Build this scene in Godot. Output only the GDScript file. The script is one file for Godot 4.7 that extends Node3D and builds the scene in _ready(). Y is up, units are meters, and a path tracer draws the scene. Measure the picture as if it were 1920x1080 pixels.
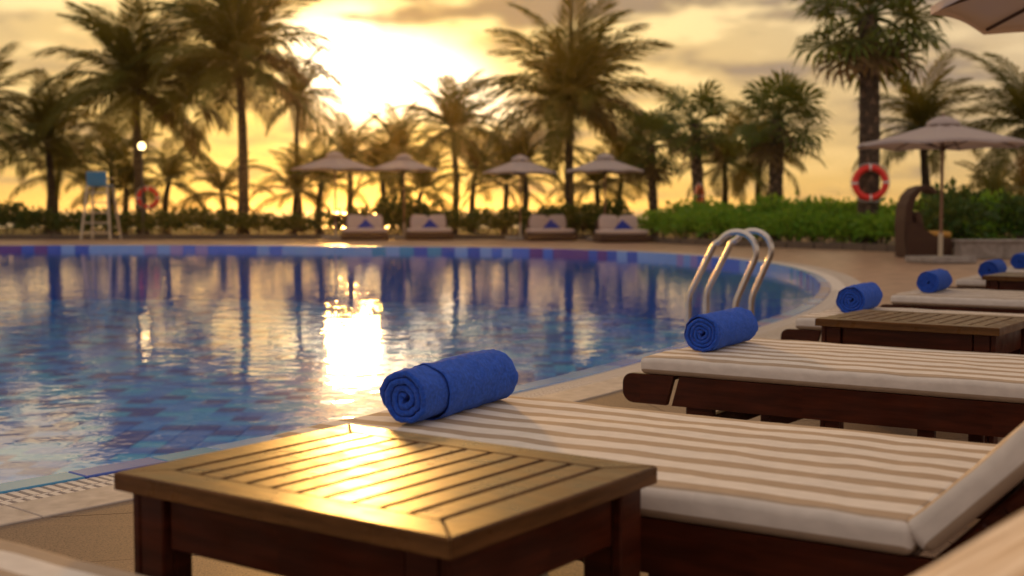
extends Node3D

# ------------------------------------------------------------------ mesh builder
class MB:
	var v := PackedVector3Array()
	var n := PackedVector3Array()
	var uv := PackedVector2Array()
	var ix := PackedInt32Array()
	# corners in counter-clockwise order seen from outside; Godot's fronts run clockwise
	func tri(a: Vector3, b: Vector3, c: Vector3, ua := Vector2.ZERO, ub := Vector2.ZERO, uc := Vector2.ZERO) -> void:
		var k := v.size()
		var nn := (b - a).cross(c - a).normalized()
		v.append_array(PackedVector3Array([a, b, c]))
		n.append_array(PackedVector3Array([nn, nn, nn]))
		uv.append_array(PackedVector2Array([ua, ub, uc]))
		ix.append_array(PackedInt32Array([k, k + 2, k + 1]))
	func quad(a: Vector3, b: Vector3, c: Vector3, d: Vector3, ua := Vector2(0, 0), ub := Vector2(1, 0), uc := Vector2(1, 1), ud := Vector2(0, 1)) -> void:
		var k := v.size()
		var nn := (c - a).cross(d - b).normalized()
		v.append_array(PackedVector3Array([a, b, c, d]))
		n.append_array(PackedVector3Array([nn, nn, nn, nn]))
		uv.append_array(PackedVector2Array([ua, ub, uc, ud]))
		ix.append_array(PackedInt32Array([k, k + 2, k + 1, k, k + 3, k + 2]))
	# smooth sheet: rows of equally many points; the normal is (along a row) x (to the next row)
	func grid(rows: Array, closed: bool, uvs: Array = []) -> void:
		var k := v.size()
		var nr := rows.size()
		var nc: int = rows[0].size()
		var acc := PackedVector3Array()
		acc.resize(nr * nc)
		for r in nr - 1:
			var r0: PackedVector3Array = rows[r]
			var r1: PackedVector3Array = rows[r + 1]
			for c in (nc if closed else nc - 1):
				var d := (c + 1) % nc
				var nn := (r0[d] - r0[c]).cross(r1[c] - r0[c]) + (r1[d] - r1[c]).cross(r1[d] - r0[d])
				var i0 := r * nc + c
				var i1 := r * nc + d
				var i2 := (r + 1) * nc + d
				var i3 := (r + 1) * nc + c
				acc[i0] += nn
				acc[i1] += nn
				acc[i2] += nn
				acc[i3] += nn
				ix.append_array(PackedInt32Array([k + i0, k + i2, k + i1, k + i0, k + i3, k + i2]))
		for r in nr:
			v.append_array(rows[r])
			if uvs.size():
				uv.append_array(uvs[r])
			else:
				for c in nc:
					uv.append(Vector2(float(c) / nc, float(r) / maxi(1, nr - 1)))
		for a in acc:
			n.append(a.normalized() if a.length_squared() > 1e-20 else Vector3.UP)
	func fan(ring: PackedVector3Array, flip := false) -> void:
		var mid := Vector3.ZERO
		for q in ring:
			mid += q
		mid /= ring.size()
		for i in ring.size():
			var j := (i + 1) % ring.size()
			if flip:
				tri(mid, ring[j], ring[i])
			else:
				tri(mid, ring[i], ring[j])
	func box(c: Vector3, s: Vector3, ch := 0.004, b := Basis.IDENTITY) -> void:
		var h := s * 0.5
		ch = minf(ch, minf(h.x, minf(h.y, h.z)) * 0.45)
		var faces := [[Vector3.RIGHT, Vector3.UP, Vector3.BACK], [Vector3.UP, Vector3.BACK, Vector3.RIGHT], [Vector3.BACK, Vector3.RIGHT, Vector3.UP]]
		for f in faces:
			for sg in [1.0, -1.0]:
				var nn: Vector3 = f[0] * sg
				var a: Vector3 = f[1]
				var e: Vector3 = f[2] * sg
				var o := nn * (h * nn).length()
				var ua := a * ((h * a).length() - ch)
				var ue := e * ((h * e).length() - ch)
				quad(c + b * (o - ua - ue), c + b * (o + ua - ue), c + b * (o + ua + ue), c + b * (o - ua + ue))
		if ch <= 0.0:
			return
		# chamfers along the twelve edges and the eight corners
		for ax in 3:
			var p := (ax + 1) % 3
			var q := (ax + 2) % 3
			for sp in [1.0, -1.0]:
				for sq in [1.0, -1.0]:
					var e0 := Vector3.ZERO
					var e1 := Vector3.ZERO
					e0[p] = sp * h[p]
					e0[q] = sq * (h[q] - ch)
					e1[p] = sp * (h[p] - ch)
					e1[q] = sq * h[q]
					var along := Vector3.ZERO
					along[ax] = h[ax] - ch
					if sp * sq > 0.0:
						quad(c + b * (e0 - along), c + b * (e1 - along), c + b * (e1 + along), c + b * (e0 + along))
					else:
						quad(c + b * (e1 - along), c + b * (e0 - along), c + b * (e0 + along), c + b * (e1 + along))
		for sx in [1.0, -1.0]:
			for sy in [1.0, -1.0]:
				for sz in [1.0, -1.0]:
					var m := Vector3(sx, sy, sz)
					var k := (h - Vector3.ONE * ch) * m
					var x := k + Vector3(sx * ch, 0, 0)
					var y := k + Vector3(0, sy * ch, 0)
					var z := k + Vector3(0, 0, sz * ch)
					if sx * sy * sz > 0.0:
						tri(c + b * x, c + b * y, c + b * z)
					else:
						tri(c + b * x, c + b * z, c + b * y)
	func bar(p: Vector3, q: Vector3, w: float, t: float, ch := 0.003) -> void:
		var x := (q - p).normalized()
		var up := Vector3.UP if absf(x.y) < 0.95 else Vector3.RIGHT
		var z := x.cross(up).normalized()
		box((p + q) * 0.5, Vector3((q - p).length(), t, w), ch, Basis(x, z.cross(x), z))
	func tube(path: PackedVector3Array, rad: PackedFloat32Array, sides := 8, caps := true) -> void:
		var rows := []
		var side := Vector3.ZERO
		for i in path.size():
			var t := (path[mini(i + 1, path.size() - 1)] - path[maxi(i - 1, 0)]).normalized()
			if side == Vector3.ZERO:
				side = t.cross(Vector3.UP if absf(t.y) < 0.9 else Vector3.RIGHT).normalized()
			side = (side - t * side.dot(t)).normalized()
			var other := t.cross(side)
			var ring := PackedVector3Array()
			for s in sides:
				var a := TAU * s / sides
				ring.append(path[i] + (side * cos(a) + other * sin(a)) * rad[mini(i, rad.size() - 1)])
			rows.append(ring)
		grid(rows, true)
		if caps:
			fan(rows[0], true)
			fan(rows[-1])
	func lathe(prof: Array, sides := 24, at := Vector3.ZERO) -> void:
		var rows := []
		if prof[0].y > prof[-1].y:
			prof = prof.duplicate()
			prof.reverse()
		for pt in prof:
			var ring := PackedVector3Array()
			for s in sides:
				var a := -TAU * s / sides
				ring.append(at + Vector3(cos(a) * pt.x, pt.y, sin(a) * pt.x))
			rows.append(ring)
		grid(rows, true)
	func prism(poly: PackedVector2Array, y0: float, y1: float, ch := 0.0) -> void:
		var p := poly
		if Geometry2D.is_polygon_clockwise(p):
			p = p.duplicate()
			p.reverse()
		var top := p
		if ch > 0.0:
			var off := Geometry2D.offset_polygon(p, -ch)
			if off.size() == 1 and off[0].size() == p.size():
				top = off[0]
				if Geometry2D.is_polygon_clockwise(top):
					top.reverse()
				var best := 0
				for i in top.size():
					if top[i].distance_squared_to(p[0]) < top[best].distance_squared_to(p[0]):
						best = i
				var turned := PackedVector2Array()
				for i in top.size():
					turned.append(top[(i + best) % top.size()])
				top = turned
			else:
				ch = 0.0
		var t := Geometry2D.triangulate_polygon(top)
		for i in range(0, t.size(), 3):
			var a := top[t[i]]
			var b := top[t[i + 1]]
			var c := top[t[i + 2]]
			var A := Vector3(a.x, y1, a.y)
			var B := Vector3(b.x, y1, b.y)
			var C := Vector3(c.x, y1, c.y)
			if (B - A).cross(C - A).y < 0.0:
				tri(A, C, B)
			else:
				tri(A, B, C)
		var m := p.size()
		for i in m:
			var j := (i + 1) % m
			if ch > 0.0:
				quad(Vector3(p[j].x, y1 - ch, p[j].y), Vector3(p[i].x, y1 - ch, p[i].y), Vector3(top[i].x, y1, top[i].y), Vector3(top[j].x, y1, top[j].y))
			quad(Vector3(p[j].x, y0, p[j].y), Vector3(p[i].x, y0, p[i].y), Vector3(p[i].x, y1 - ch, p[i].y), Vector3(p[j].x, y1 - ch, p[j].y))
	func mesh() -> ArrayMesh:
		var a := []
		a.resize(Mesh.ARRAY_MAX)
		a[Mesh.ARRAY_VERTEX] = v
		a[Mesh.ARRAY_NORMAL] = n
		a[Mesh.ARRAY_TEX_UV] = uv
		a[Mesh.ARRAY_INDEX] = ix
		var m := ArrayMesh.new()
		m.add_surface_from_arrays(Mesh.PRIMITIVE_TRIANGLES, a)
		return m

var M := {}
var taken := {}
var rng := RandomNumberGenerator.new()

# ------------------------------------------------------------------ small helpers
func lin(r: float, g: float, b: float) -> Color:
	return Color(r, g, b).linear_to_srgb()

func numbered(called: String) -> String:
	var k: int = taken.get(called, 0)
	taken[called] = k + 1
	return called if k == 0 else "%s_%03d" % [called, k]

func thing(called: String, label: String, category: String, at := Vector3.ZERO, turn := 0.0, group := "") -> Node3D:
	var o := Node3D.new()
	o.name = numbered(called)
	add_child(o)
	o.position = at
	o.rotation.y = turn
	tag(o, label, category, group)
	return o

func tag(o: Node3D, label: String, category: String, group := "") -> void:
	o.set_meta("label", label)
	o.set_meta("category", category)
	if group != "":
		o.set_meta("group", group)

func structure(called: String, label := "") -> Node3D:
	var o := Node3D.new()
	o.name = numbered(called)
	add_child(o)
	o.set_meta("kind", "structure")
	if label != "":
		o.set_meta("label", label)
	return o

func part(called: String, m: Mesh, mat: Material, parent: Node3D, x := Transform3D.IDENTITY) -> MeshInstance3D:
	var o := MeshInstance3D.new()
	o.name = called
	o.mesh = m
	o.material_override = mat
	o.transform = x
	o.cast_shadow = GeometryInstance3D.SHADOW_CASTING_SETTING_ON
	parent.add_child(o, true)
	return o

func copy(o: Node3D, called: String, label: String, at: Vector3, turn: float) -> Node3D:
	var c: Node3D = o.duplicate()
	c.name = numbered(called)
	add_child(c)
	c.position = at
	c.rotation.y = turn
	c.set_meta("label", label)
	return c

func noise_tex(freq: float, size: int, ramp: Array, seed_: int, octaves := 4, as_normal := 0.0, kind := FastNoiseLite.TYPE_SIMPLEX_SMOOTH) -> NoiseTexture2D:
	var f := FastNoiseLite.new()
	f.noise_type = kind
	f.frequency = freq
	f.seed = seed_
	f.fractal_octaves = octaves
	var t := NoiseTexture2D.new()
	t.width = size
	t.height = size
	t.seamless = true
	t.noise = f
	if as_normal > 0.0:
		t.as_normal_map = true
		t.bump_strength = as_normal
	if ramp.size():
		var g := Gradient.new()
		g.offsets = PackedFloat32Array(range(ramp.size()).map(func(i): return float(i) / (ramp.size() - 1)))
		g.colors = PackedColorArray(ramp)
		t.color_ramp = g
	return t

func mat(c: Color, rough: float, spec := 0.5) -> StandardMaterial3D:
	var m := StandardMaterial3D.new()
	m.albedo_color = c
	m.roughness = rough
	m.metallic_specular = spec
	return m

func triplanar(m: StandardMaterial3D, scale_: float, world := false) -> StandardMaterial3D:
	m.uv1_triplanar = true
	m.uv1_world_triplanar = world
	m.uv1_scale = Vector3.ONE * scale_
	return m

func leaf_mat(c: Color, glow: Color, rough := 0.5) -> StandardMaterial3D:
	var m := mat(c, rough, 0.25)
	m.backlight_enabled = true
	m.backlight = glow
	m.cull_mode = BaseMaterial3D.CULL_DISABLED
	return m

# ------------------------------------------------------------------ sky
func make_sky() -> ImageTexture:
	var w := 2048
	var h := 1024
	var img := Image.create_empty(w, h, false, Image.FORMAT_RGBAF)
	img.fill(Color(0.34, 0.26, 0.2))
	var f := FastNoiseLite.new()
	f.noise_type = FastNoiseLite.TYPE_SIMPLEX_SMOOTH
	f.seed = 11
	f.frequency = 1.0
	f.fractal_octaves = 5
	f.fractal_gain = 0.55
	var sun_az := deg_to_rad(-7.4)
	var sun_el := deg_to_rad(6.3)
	var sd := Vector3(sin(sun_az) * cos(sun_el), sin(sun_el), -cos(sun_az) * cos(sun_el))
	for y in h / 2 + 1:
		var el := PI * 0.5 - PI * (y + 0.5) / h
		var eld := rad_to_deg(maxf(el, 0.0))
		var ce := cos(el)
		var dy := sin(el)
		for x in w:
			var az := wrapf(TAU * (x + 0.5) / w, -PI, PI)
			var dx := sin(az) * ce
			var dz := -cos(az) * ce
			var azd := rad_to_deg(az)
			var gam := rad_to_deg(acos(clampf(dx * sd.x + dy * sd.y + dz * sd.z, -1.0, 1.0)))
			# clear evening air
			var side := exp(-gam / 34.0)
			var near := exp(-gam / 21.0)
			var high := 1.0 - exp(-eld / 24.0)
			var low := exp(-eld / 5.5)
			var r := lerpf(lerpf(0.48, 0.74, side), lerpf(0.42, 1.35, near), low)
			var g := lerpf(lerpf(0.42, 0.56, side), lerpf(0.27, 0.84, near), low)
			var b := lerpf(lerpf(0.42, 0.3, side), lerpf(0.15, 0.11, near), low)
			# long cloud sheets, seen nearly edge-on
			var st := dy * 26.0 / (0.9 + dy * 2.2)
			var c1 := f.get_noise_3d(dx * 4.2 + 4.0, st * 1.5, dz * 4.2)
			var c2 := f.get_noise_3d(dx * 9.0, st * 2.8 + 9.0, dz * 9.0 + 3.0)
			var open := exp(-pow((azd + 5.5 - 0.7 * (6.6 - eld)) / 4.2, 4.0) - pow((eld - 6.3 + 0.12 * (azd + 5.5)) / 1.75, 4.0))
			open *= smoothstep(-0.75, 0.1, c2 + 0.4 * c1 + 0.35)
			# a bank of thicker cloud over the opening, running on to the right
			var bank := exp(-pow((eld - 9.0 - 0.02 * azd) / 0.85, 2.0)) * (0.5 + 0.5 * tanh((azd + 7.5) / 1.2)) * exp(-maxf(0.0, absf(azd - 1.0) - 6.0) / 14.0)
			var thick := smoothstep(0.0, 0.62, c1 * 0.8 + 0.95 * c2 + 0.85 * bank - 0.9 * open - 0.04)
			var thin := smoothstep(-0.25, 0.35, c1 + 0.35 * c2 - 0.9 * open)
			var lit := exp(-gam / 8.0)
			# thin sheets are beige, thick ones grey against the light
			var t := 0.75 * thin * (1.0 - 0.7 * low)
			r = lerpf(r, 0.56 + 0.34 * lit + 0.22 * high, t)
			g = lerpf(g, 0.4 + 0.2 * lit + 0.2 * high, t)
			b = lerpf(b, 0.25 + 0.02 * lit - 0.08 * low + 0.2 * high, t)
			t = 0.95 * thick
			r = lerpf(r, 0.27 + 0.14 * lit, t)
			g = lerpf(g, 0.205 + 0.06 * lit, t)
			b = lerpf(b, 0.17 - 0.03 * lit, t)
			# the veiled sun and the gaps it burns through
			var veil := 1.0 - 0.85 * thick
			var g1 := exp(-pow(gam / 2.0, 2.0)) * 3.5 + open * 1.9
			var g2 := exp(-gam / 6.0) * 0.7
			r += (g1 + g2) * veil
			g += (g1 * 0.92 + g2 * 0.6) * veil
			b += (g1 * 0.95 + g2 * 0.14) * veil
			var seam := smoothstep(0.1, 0.4, -(c1 * 0.6 + c2) + 0.35 * bank) * exp(-gam / 18.0) * (1.0 - low) * (1.0 - thick)
			r += seam * 0.9
			g += seam * 0.72
			b += seam * 0.42
			# the evening light reddens the whole sky, most towards the sun
			img.set_pixel(x, y, Color(r, g * lerpf(1.0, 0.93, side), b * lerpf(1.0, 0.66, side)))
	return ImageTexture.create_from_image(img)

# ------------------------------------------------------------------ materials
func make_materials() -> void:
	# stained hardwood
	var grain := Image.create_empty(256, 256, false, Image.FORMAT_RGB8)
	var gf := FastNoiseLite.new()
	gf.seed = 5
	gf.frequency = 0.02
	gf.fractal_octaves = 4
	for y in 256:
		for x in 256:
			var k := 0.5 + 0.5 * gf.get_noise_2d(x * 0.35, y * 4.0)
			k = clampf(k * 0.75 + 0.25 * (0.5 + 0.5 * gf.get_noise_2d(x * 1.5 + 400.0, y * 14.0)), 0, 1)
			grain.set_pixel(x, y, Color(0.72 + 0.56 * (k - 0.5), 0.72 + 0.56 * (k - 0.5), 0.72 + 0.56 * (k - 0.5)))
	var grain_tex := ImageTexture.create_from_image(grain)
	var rough_tex := noise_tex(0.02, 256, [Color(0.55, 0.55, 0.55), Color(1, 1, 1)], 8)
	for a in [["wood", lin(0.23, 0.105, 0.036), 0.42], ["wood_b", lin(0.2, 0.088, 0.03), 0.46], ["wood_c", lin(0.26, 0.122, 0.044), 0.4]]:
		var w := triplanar(mat(a[1], a[2]), 2.2)
		w.albedo_texture = grain_tex
		w.roughness_texture = rough_tex
		w.heightmap_enabled = true
		w.heightmap_texture = grain_tex
		w.heightmap_scale = 0.05
		w.metallic_specular = 0.27
		M[a[0]] = w
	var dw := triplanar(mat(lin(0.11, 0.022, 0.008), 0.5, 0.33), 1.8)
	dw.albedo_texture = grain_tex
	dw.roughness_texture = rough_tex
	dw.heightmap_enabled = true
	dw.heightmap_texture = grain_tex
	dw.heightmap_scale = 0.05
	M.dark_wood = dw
	# striped canvas
	var si := Image.create_empty(512, 512, false, Image.FORMAT_RGB8)
	var sf := FastNoiseLite.new()
	sf.seed = 21
	sf.frequency = 0.03
	for x in 512:
		var u := x / 511.0
		var s := fposmod(u * 8.0, 1.0)
		var beige := smoothstep(0.545, 0.56, s) - smoothstep(0.985, 1.0, s)
		for y in 512:
			var k := 0.97 + 0.05 * sf.get_noise_2d(x, y) + (0.03 if (x + y) % 3 == 0 else 0.0)
			var c := lin(0.72, 0.66, 0.6).lerp(lin(0.4, 0.3, 0.215), beige)
			si.set_pixel(x, y, Color(c.r * k, c.g * k, c.b * k))
	var canvas := mat(Color.WHITE, 0.85, 0.3)
	canvas.albedo_texture = ImageTexture.create_from_image(si)
	canvas.rim_enabled = true
	canvas.rim = 0.15
	M.canvas = canvas
	# terry cloth
	var terry := triplanar(mat(lin(0.04, 0.15, 0.8), 0.95, 0.2), 6.0)
	terry.albedo_texture = noise_tex(0.05, 256, [Color(0.6, 0.62, 0.7), Color(1, 1, 1)], 31)
	terry.heightmap_enabled = true
	terry.heightmap_texture = noise_tex(0.11, 512, [], 32, 4)
	terry.heightmap_scale = 0.28
	terry.rim_enabled = true
	terry.rim = 0.9
	terry.rim_tint = 0.6
	M.terry = terry
	M.blue_cloth = mat(lin(0.03, 0.05, 0.3), 0.9, 0.2)
	# deck stone
	var speck := noise_tex(0.13, 512, [Color(0.12, 0.11, 0.1), Color(0.66, 0.64, 0.62), Color(0.95, 0.94, 0.92), Color(0.7, 0.68, 0.66), Color(1, 1, 1)], 41, 3)
	for a in [["stone_a", lin(0.28, 0.175, 0.11)], ["stone_b", lin(0.25, 0.155, 0.098)], ["stone_c", lin(0.31, 0.195, 0.125)]]:
		var s := triplanar(mat(a[1], 0.62), 1.6, true)
		s.albedo_texture = speck
		s.heightmap_enabled = true
		s.heightmap_texture = speck
		s.heightmap_scale = 0.04
		M[a[0]] = s
	M.joint = mat(lin(0.09, 0.065, 0.05), 0.9)
	var deck := triplanar(mat(lin(0.56, 0.35, 0.23), 0.38), 0.25, true)
	deck.albedo_texture = noise_tex(0.02, 512, [Color(0.72, 0.7, 0.68), Color(1, 1, 1)], 43, 5)
	M.deck = deck
	var cop := triplanar(mat(lin(0.58, 0.49, 0.42), 0.6), 1.3, true)
	cop.albedo_texture = noise_tex(0.03, 256, [Color(0.82, 0.81, 0.8), Color(1, 1, 1)], 44)
	M.coping = cop
	M.grate = mat(lin(0.66, 0.58, 0.52), 0.5)
	M.void = mat(lin(0.03, 0.03, 0.035), 0.9)
	# glazed pool tiles
	var k := 0
	for c in [lin(0.2, 0.34, 0.66), lin(0.04, 0.1, 0.48), lin(0.2, 0.36, 0.66), lin(0.12, 0.05, 0.26), lin(0.07, 0.16, 0.6), lin(0.3, 0.24, 0.5), lin(0.05, 0.26, 0.5)]:
		M["glaze%d" % k] = mat(c, 0.18)
		k += 1
	k = 0
	for c in [lin(0.0, 0.26, 0.84), lin(0.0, 0.06, 0.42), lin(0.0, 0.35, 0.86), lin(0.0, 0.18, 0.72), lin(0.0, 0.4, 0.82)]:
		M["floor%d" % k] = mat(c, 0.4)
		k += 1
	var fi := Image.create_empty(64, 64, false, Image.FORMAT_RGB8)
	var fr := RandomNumberGenerator.new()
	fr.seed = 77
	for y in 64:
		for x in 64:
			fi.set_pixel(x, y, [lin(0.0, 0.26, 0.84), lin(0.0, 0.06, 0.42), lin(0.0, 0.35, 0.86), lin(0.0, 0.18, 0.72), lin(0.0, 0.4, 0.82)][fr.randi() % 5])
	var pf := triplanar(mat(Color.WHITE, 0.4), 1.0 / 19.2, true)
	pf.albedo_texture = ImageTexture.create_from_image(fi)
	pf.texture_filter = BaseMaterial3D.TEXTURE_FILTER_NEAREST
	M.pool_floor = pf
	# water: a clear sheet whose ripples bend what it mirrors
	var hn := FastNoiseLite.new()
	hn.seed = 51
	hn.frequency = 0.011
	hn.fractal_octaves = 2
	var big := hn.get_seamless_image(1024, 1024)
	hn.seed = 52
	hn.frequency = 0.036
	hn.fractal_octaves = 3
	hn.fractal_gain = 0.4
	var small := hn.get_seamless_image(1024, 1024)
	var hi := Image.create_empty(1024, 1024, false, Image.FORMAT_RF)
	for y in 1024:
		for x in 1024:
			hi.set_pixel(x, y, Color(big.get_pixel(x, y).r * 0.62 + small.get_pixel(x, y).r * 0.34, 0, 0))
	var ht := ImageTexture.create_from_image(hi)
	var wm := mat(Color(1, 1, 1, 0.0), 0.0, 0.47)
	wm.transparency = BaseMaterial3D.TRANSPARENCY_ALPHA
	wm.heightmap_enabled = true
	wm.heightmap_texture = ht
	wm.heightmap_scale = 0.36
	M.water = wm
	var sea := triplanar(mat(lin(0.09, 0.1, 0.1), 0.3), 0.05, true)
	M.sea = sea
	var grass := triplanar(mat(lin(0.035, 0.05, 0.014), 0.95, 0.2), 0.4, true)
	grass.albedo_texture = noise_tex(0.05, 256, [Color(0.5, 0.5, 0.4), Color(1, 1, 1)], 46)
	M.grass = grass
	M.sand = mat(lin(0.45, 0.36, 0.26), 0.9)
	var steel := mat(lin(0.62, 0.58, 0.54), 0.24)
	steel.metallic = 1.0
	M.steel = steel
	# plants
	M.leaf_a = leaf_mat(lin(0.055, 0.065, 0.006), lin(0.13, 0.095, 0.006))
	M.leaf_b = leaf_mat(lin(0.07, 0.075, 0.008), lin(0.17, 0.12, 0.008))
	M.leaf_c = leaf_mat(lin(0.09, 0.055, 0.016), lin(0.08, 0.05, 0.01), 0.7)
	M.fan_leaf = leaf_mat(lin(0.07, 0.1, 0.014), lin(0.12, 0.12, 0.015))
	M.fan_dry = leaf_mat(lin(0.13, 0.085, 0.035), lin(0.1, 0.06, 0.02), 0.8)
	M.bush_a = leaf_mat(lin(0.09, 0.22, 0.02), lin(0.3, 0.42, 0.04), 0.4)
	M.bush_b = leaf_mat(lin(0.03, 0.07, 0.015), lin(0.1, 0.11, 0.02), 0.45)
	var bark := triplanar(mat(lin(0.14, 0.095, 0.065), 0.9), 0.8)
	bark.albedo_texture = noise_tex(0.04, 256, [Color(0.35, 0.33, 0.3), Color(1, 1, 1)], 61)
	M.bark = bark
	M.stub = mat(lin(0.2, 0.13, 0.085), 0.9)
	# furniture of the far shore
	var cv := triplanar(mat(lin(0.43, 0.36, 0.34), 0.85), 1.0)
	cv.backlight_enabled = true
	cv.backlight = lin(0.16, 0.11, 0.07)
	M.canopy = cv
	M.canopy_under = leaf_mat(lin(0.4, 0.3, 0.24), lin(0.2, 0.11, 0.06), 0.85)
	M.pole = mat(lin(0.2, 0.1, 0.05), 0.5)
	M.rib = mat(lin(0.07, 0.03, 0.015), 0.6)
	M.wicker = triplanar(mat(lin(0.075, 0.03, 0.014), 0.7), 3.0)
	M.wicker.heightmap_enabled = true
	M.wicker.heightmap_texture = noise_tex(0.2, 256, [], 71, 2)
	M.wicker.heightmap_scale = 1.0
	M.cushion = mat(lin(0.5, 0.38, 0.33), 0.9)
	M.orange_cushion = mat(lin(0.5, 0.26, 0.05), 0.9)
	M.red = mat(lin(0.82, 0.03, 0.02), 0.4)
	M.orange = mat(lin(0.75, 0.16, 0.03), 0.45)
	M.white = mat(lin(0.7, 0.68, 0.64), 0.5)
	M.seat_blue = mat(lin(0.03, 0.2, 0.4), 0.5)
	M.chair_frame = mat(lin(0.5, 0.42, 0.3), 0.6)
	M.concrete = triplanar(mat(lin(0.42, 0.38, 0.35), 0.8), 0.7)
	M.concrete.albedo_texture = noise_tex(0.03, 256, [Color(0.75, 0.74, 0.72), Color(1, 1, 1)], 81)
	M.kerb = mat(lin(0.12, 0.09, 0.065), 0.9)
	M.soil = triplanar(mat(lin(0.05, 0.035, 0.022), 0.95), 0.6, true)
	M.soil.albedo_texture = noise_tex(0.05, 256, [Color(0.5, 0.5, 0.5), Color(1, 1, 1)], 83)
	M.dark_metal = mat(lin(0.08, 0.07, 0.065), 0.5)
	var lamp := mat(lin(1, 0.8, 0.45), 0.4)
	lamp.emission_enabled = true
	lamp.emission = lin(1.0, 0.72, 0.3)
	lamp.emission_energy_multiplier = 5.0
	M.lamp_glow = lamp

# ------------------------------------------------------------------ pool
var rim := PackedVector2Array()     # the inner edge of the pool's rim, evenly spaced
var rim_n := PackedVector2Array()   # outward normals

func make_rim() -> void:
	var k := [Vector2(-9.5, 3.2), Vector2(-6.2, 1.4), Vector2(-3.4, -1.85), Vector2(-1.64, -3.89), Vector2(-0.99, -4.68), Vector2(0.04, -6.12), Vector2(0.8, -7.45), Vector2(1.93, -9.62), Vector2(2.62, -11.15), Vector2(3.3, -13.2), Vector2(3.78, -15.1), Vector2(4.15, -17.5), Vector2(4.2, -20.6), Vector2(3.3, -24.7), Vector2(1.6, -27.3), Vector2(0, -28.7), Vector2(-4.7, -30.3), Vector2(-8.7, -30.9), Vector2(-12.8, -30.7), Vector2(-18.0, -28.5), Vector2(-22.0, -22.0), Vector2(-22.5, -12.0), Vector2(-18.5, -2.0), Vector2(-13.5, 2.8)]
	var c := Curve2D.new()
	for i in k.size() + 1:
		var p: Vector2 = k[i % k.size()]
		var t: Vector2 = (k[(i + 1) % k.size()] - k[(i - 1 + k.size()) % k.size()]) * 0.5
		var l0: float = p.distance_to(k[(i - 1 + k.size()) % k.size()])
		var l1: float = p.distance_to(k[(i + 1) % k.size()])
		t = t.normalized()
		c.add_point(p, -t * l0 / 3.0, t * l1 / 3.0)
	var L := c.get_baked_length()
	var m := int(L / 0.33)
	for i in m:
		rim.append(c.sample_baked(L * i / m, true))
	for i in m:
		var t := (rim[(i + 1) % m] - rim[(i - 1 + m) % m]).normalized()
		rim_n.append(Vector2(-t.y, t.x))

func offset_rim(d: float) -> PackedVector2Array:
	var o := PackedVector2Array()
	for i in rim.size():
		o.append(rim[i] + rim_n[i] * d)
	return o

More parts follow.
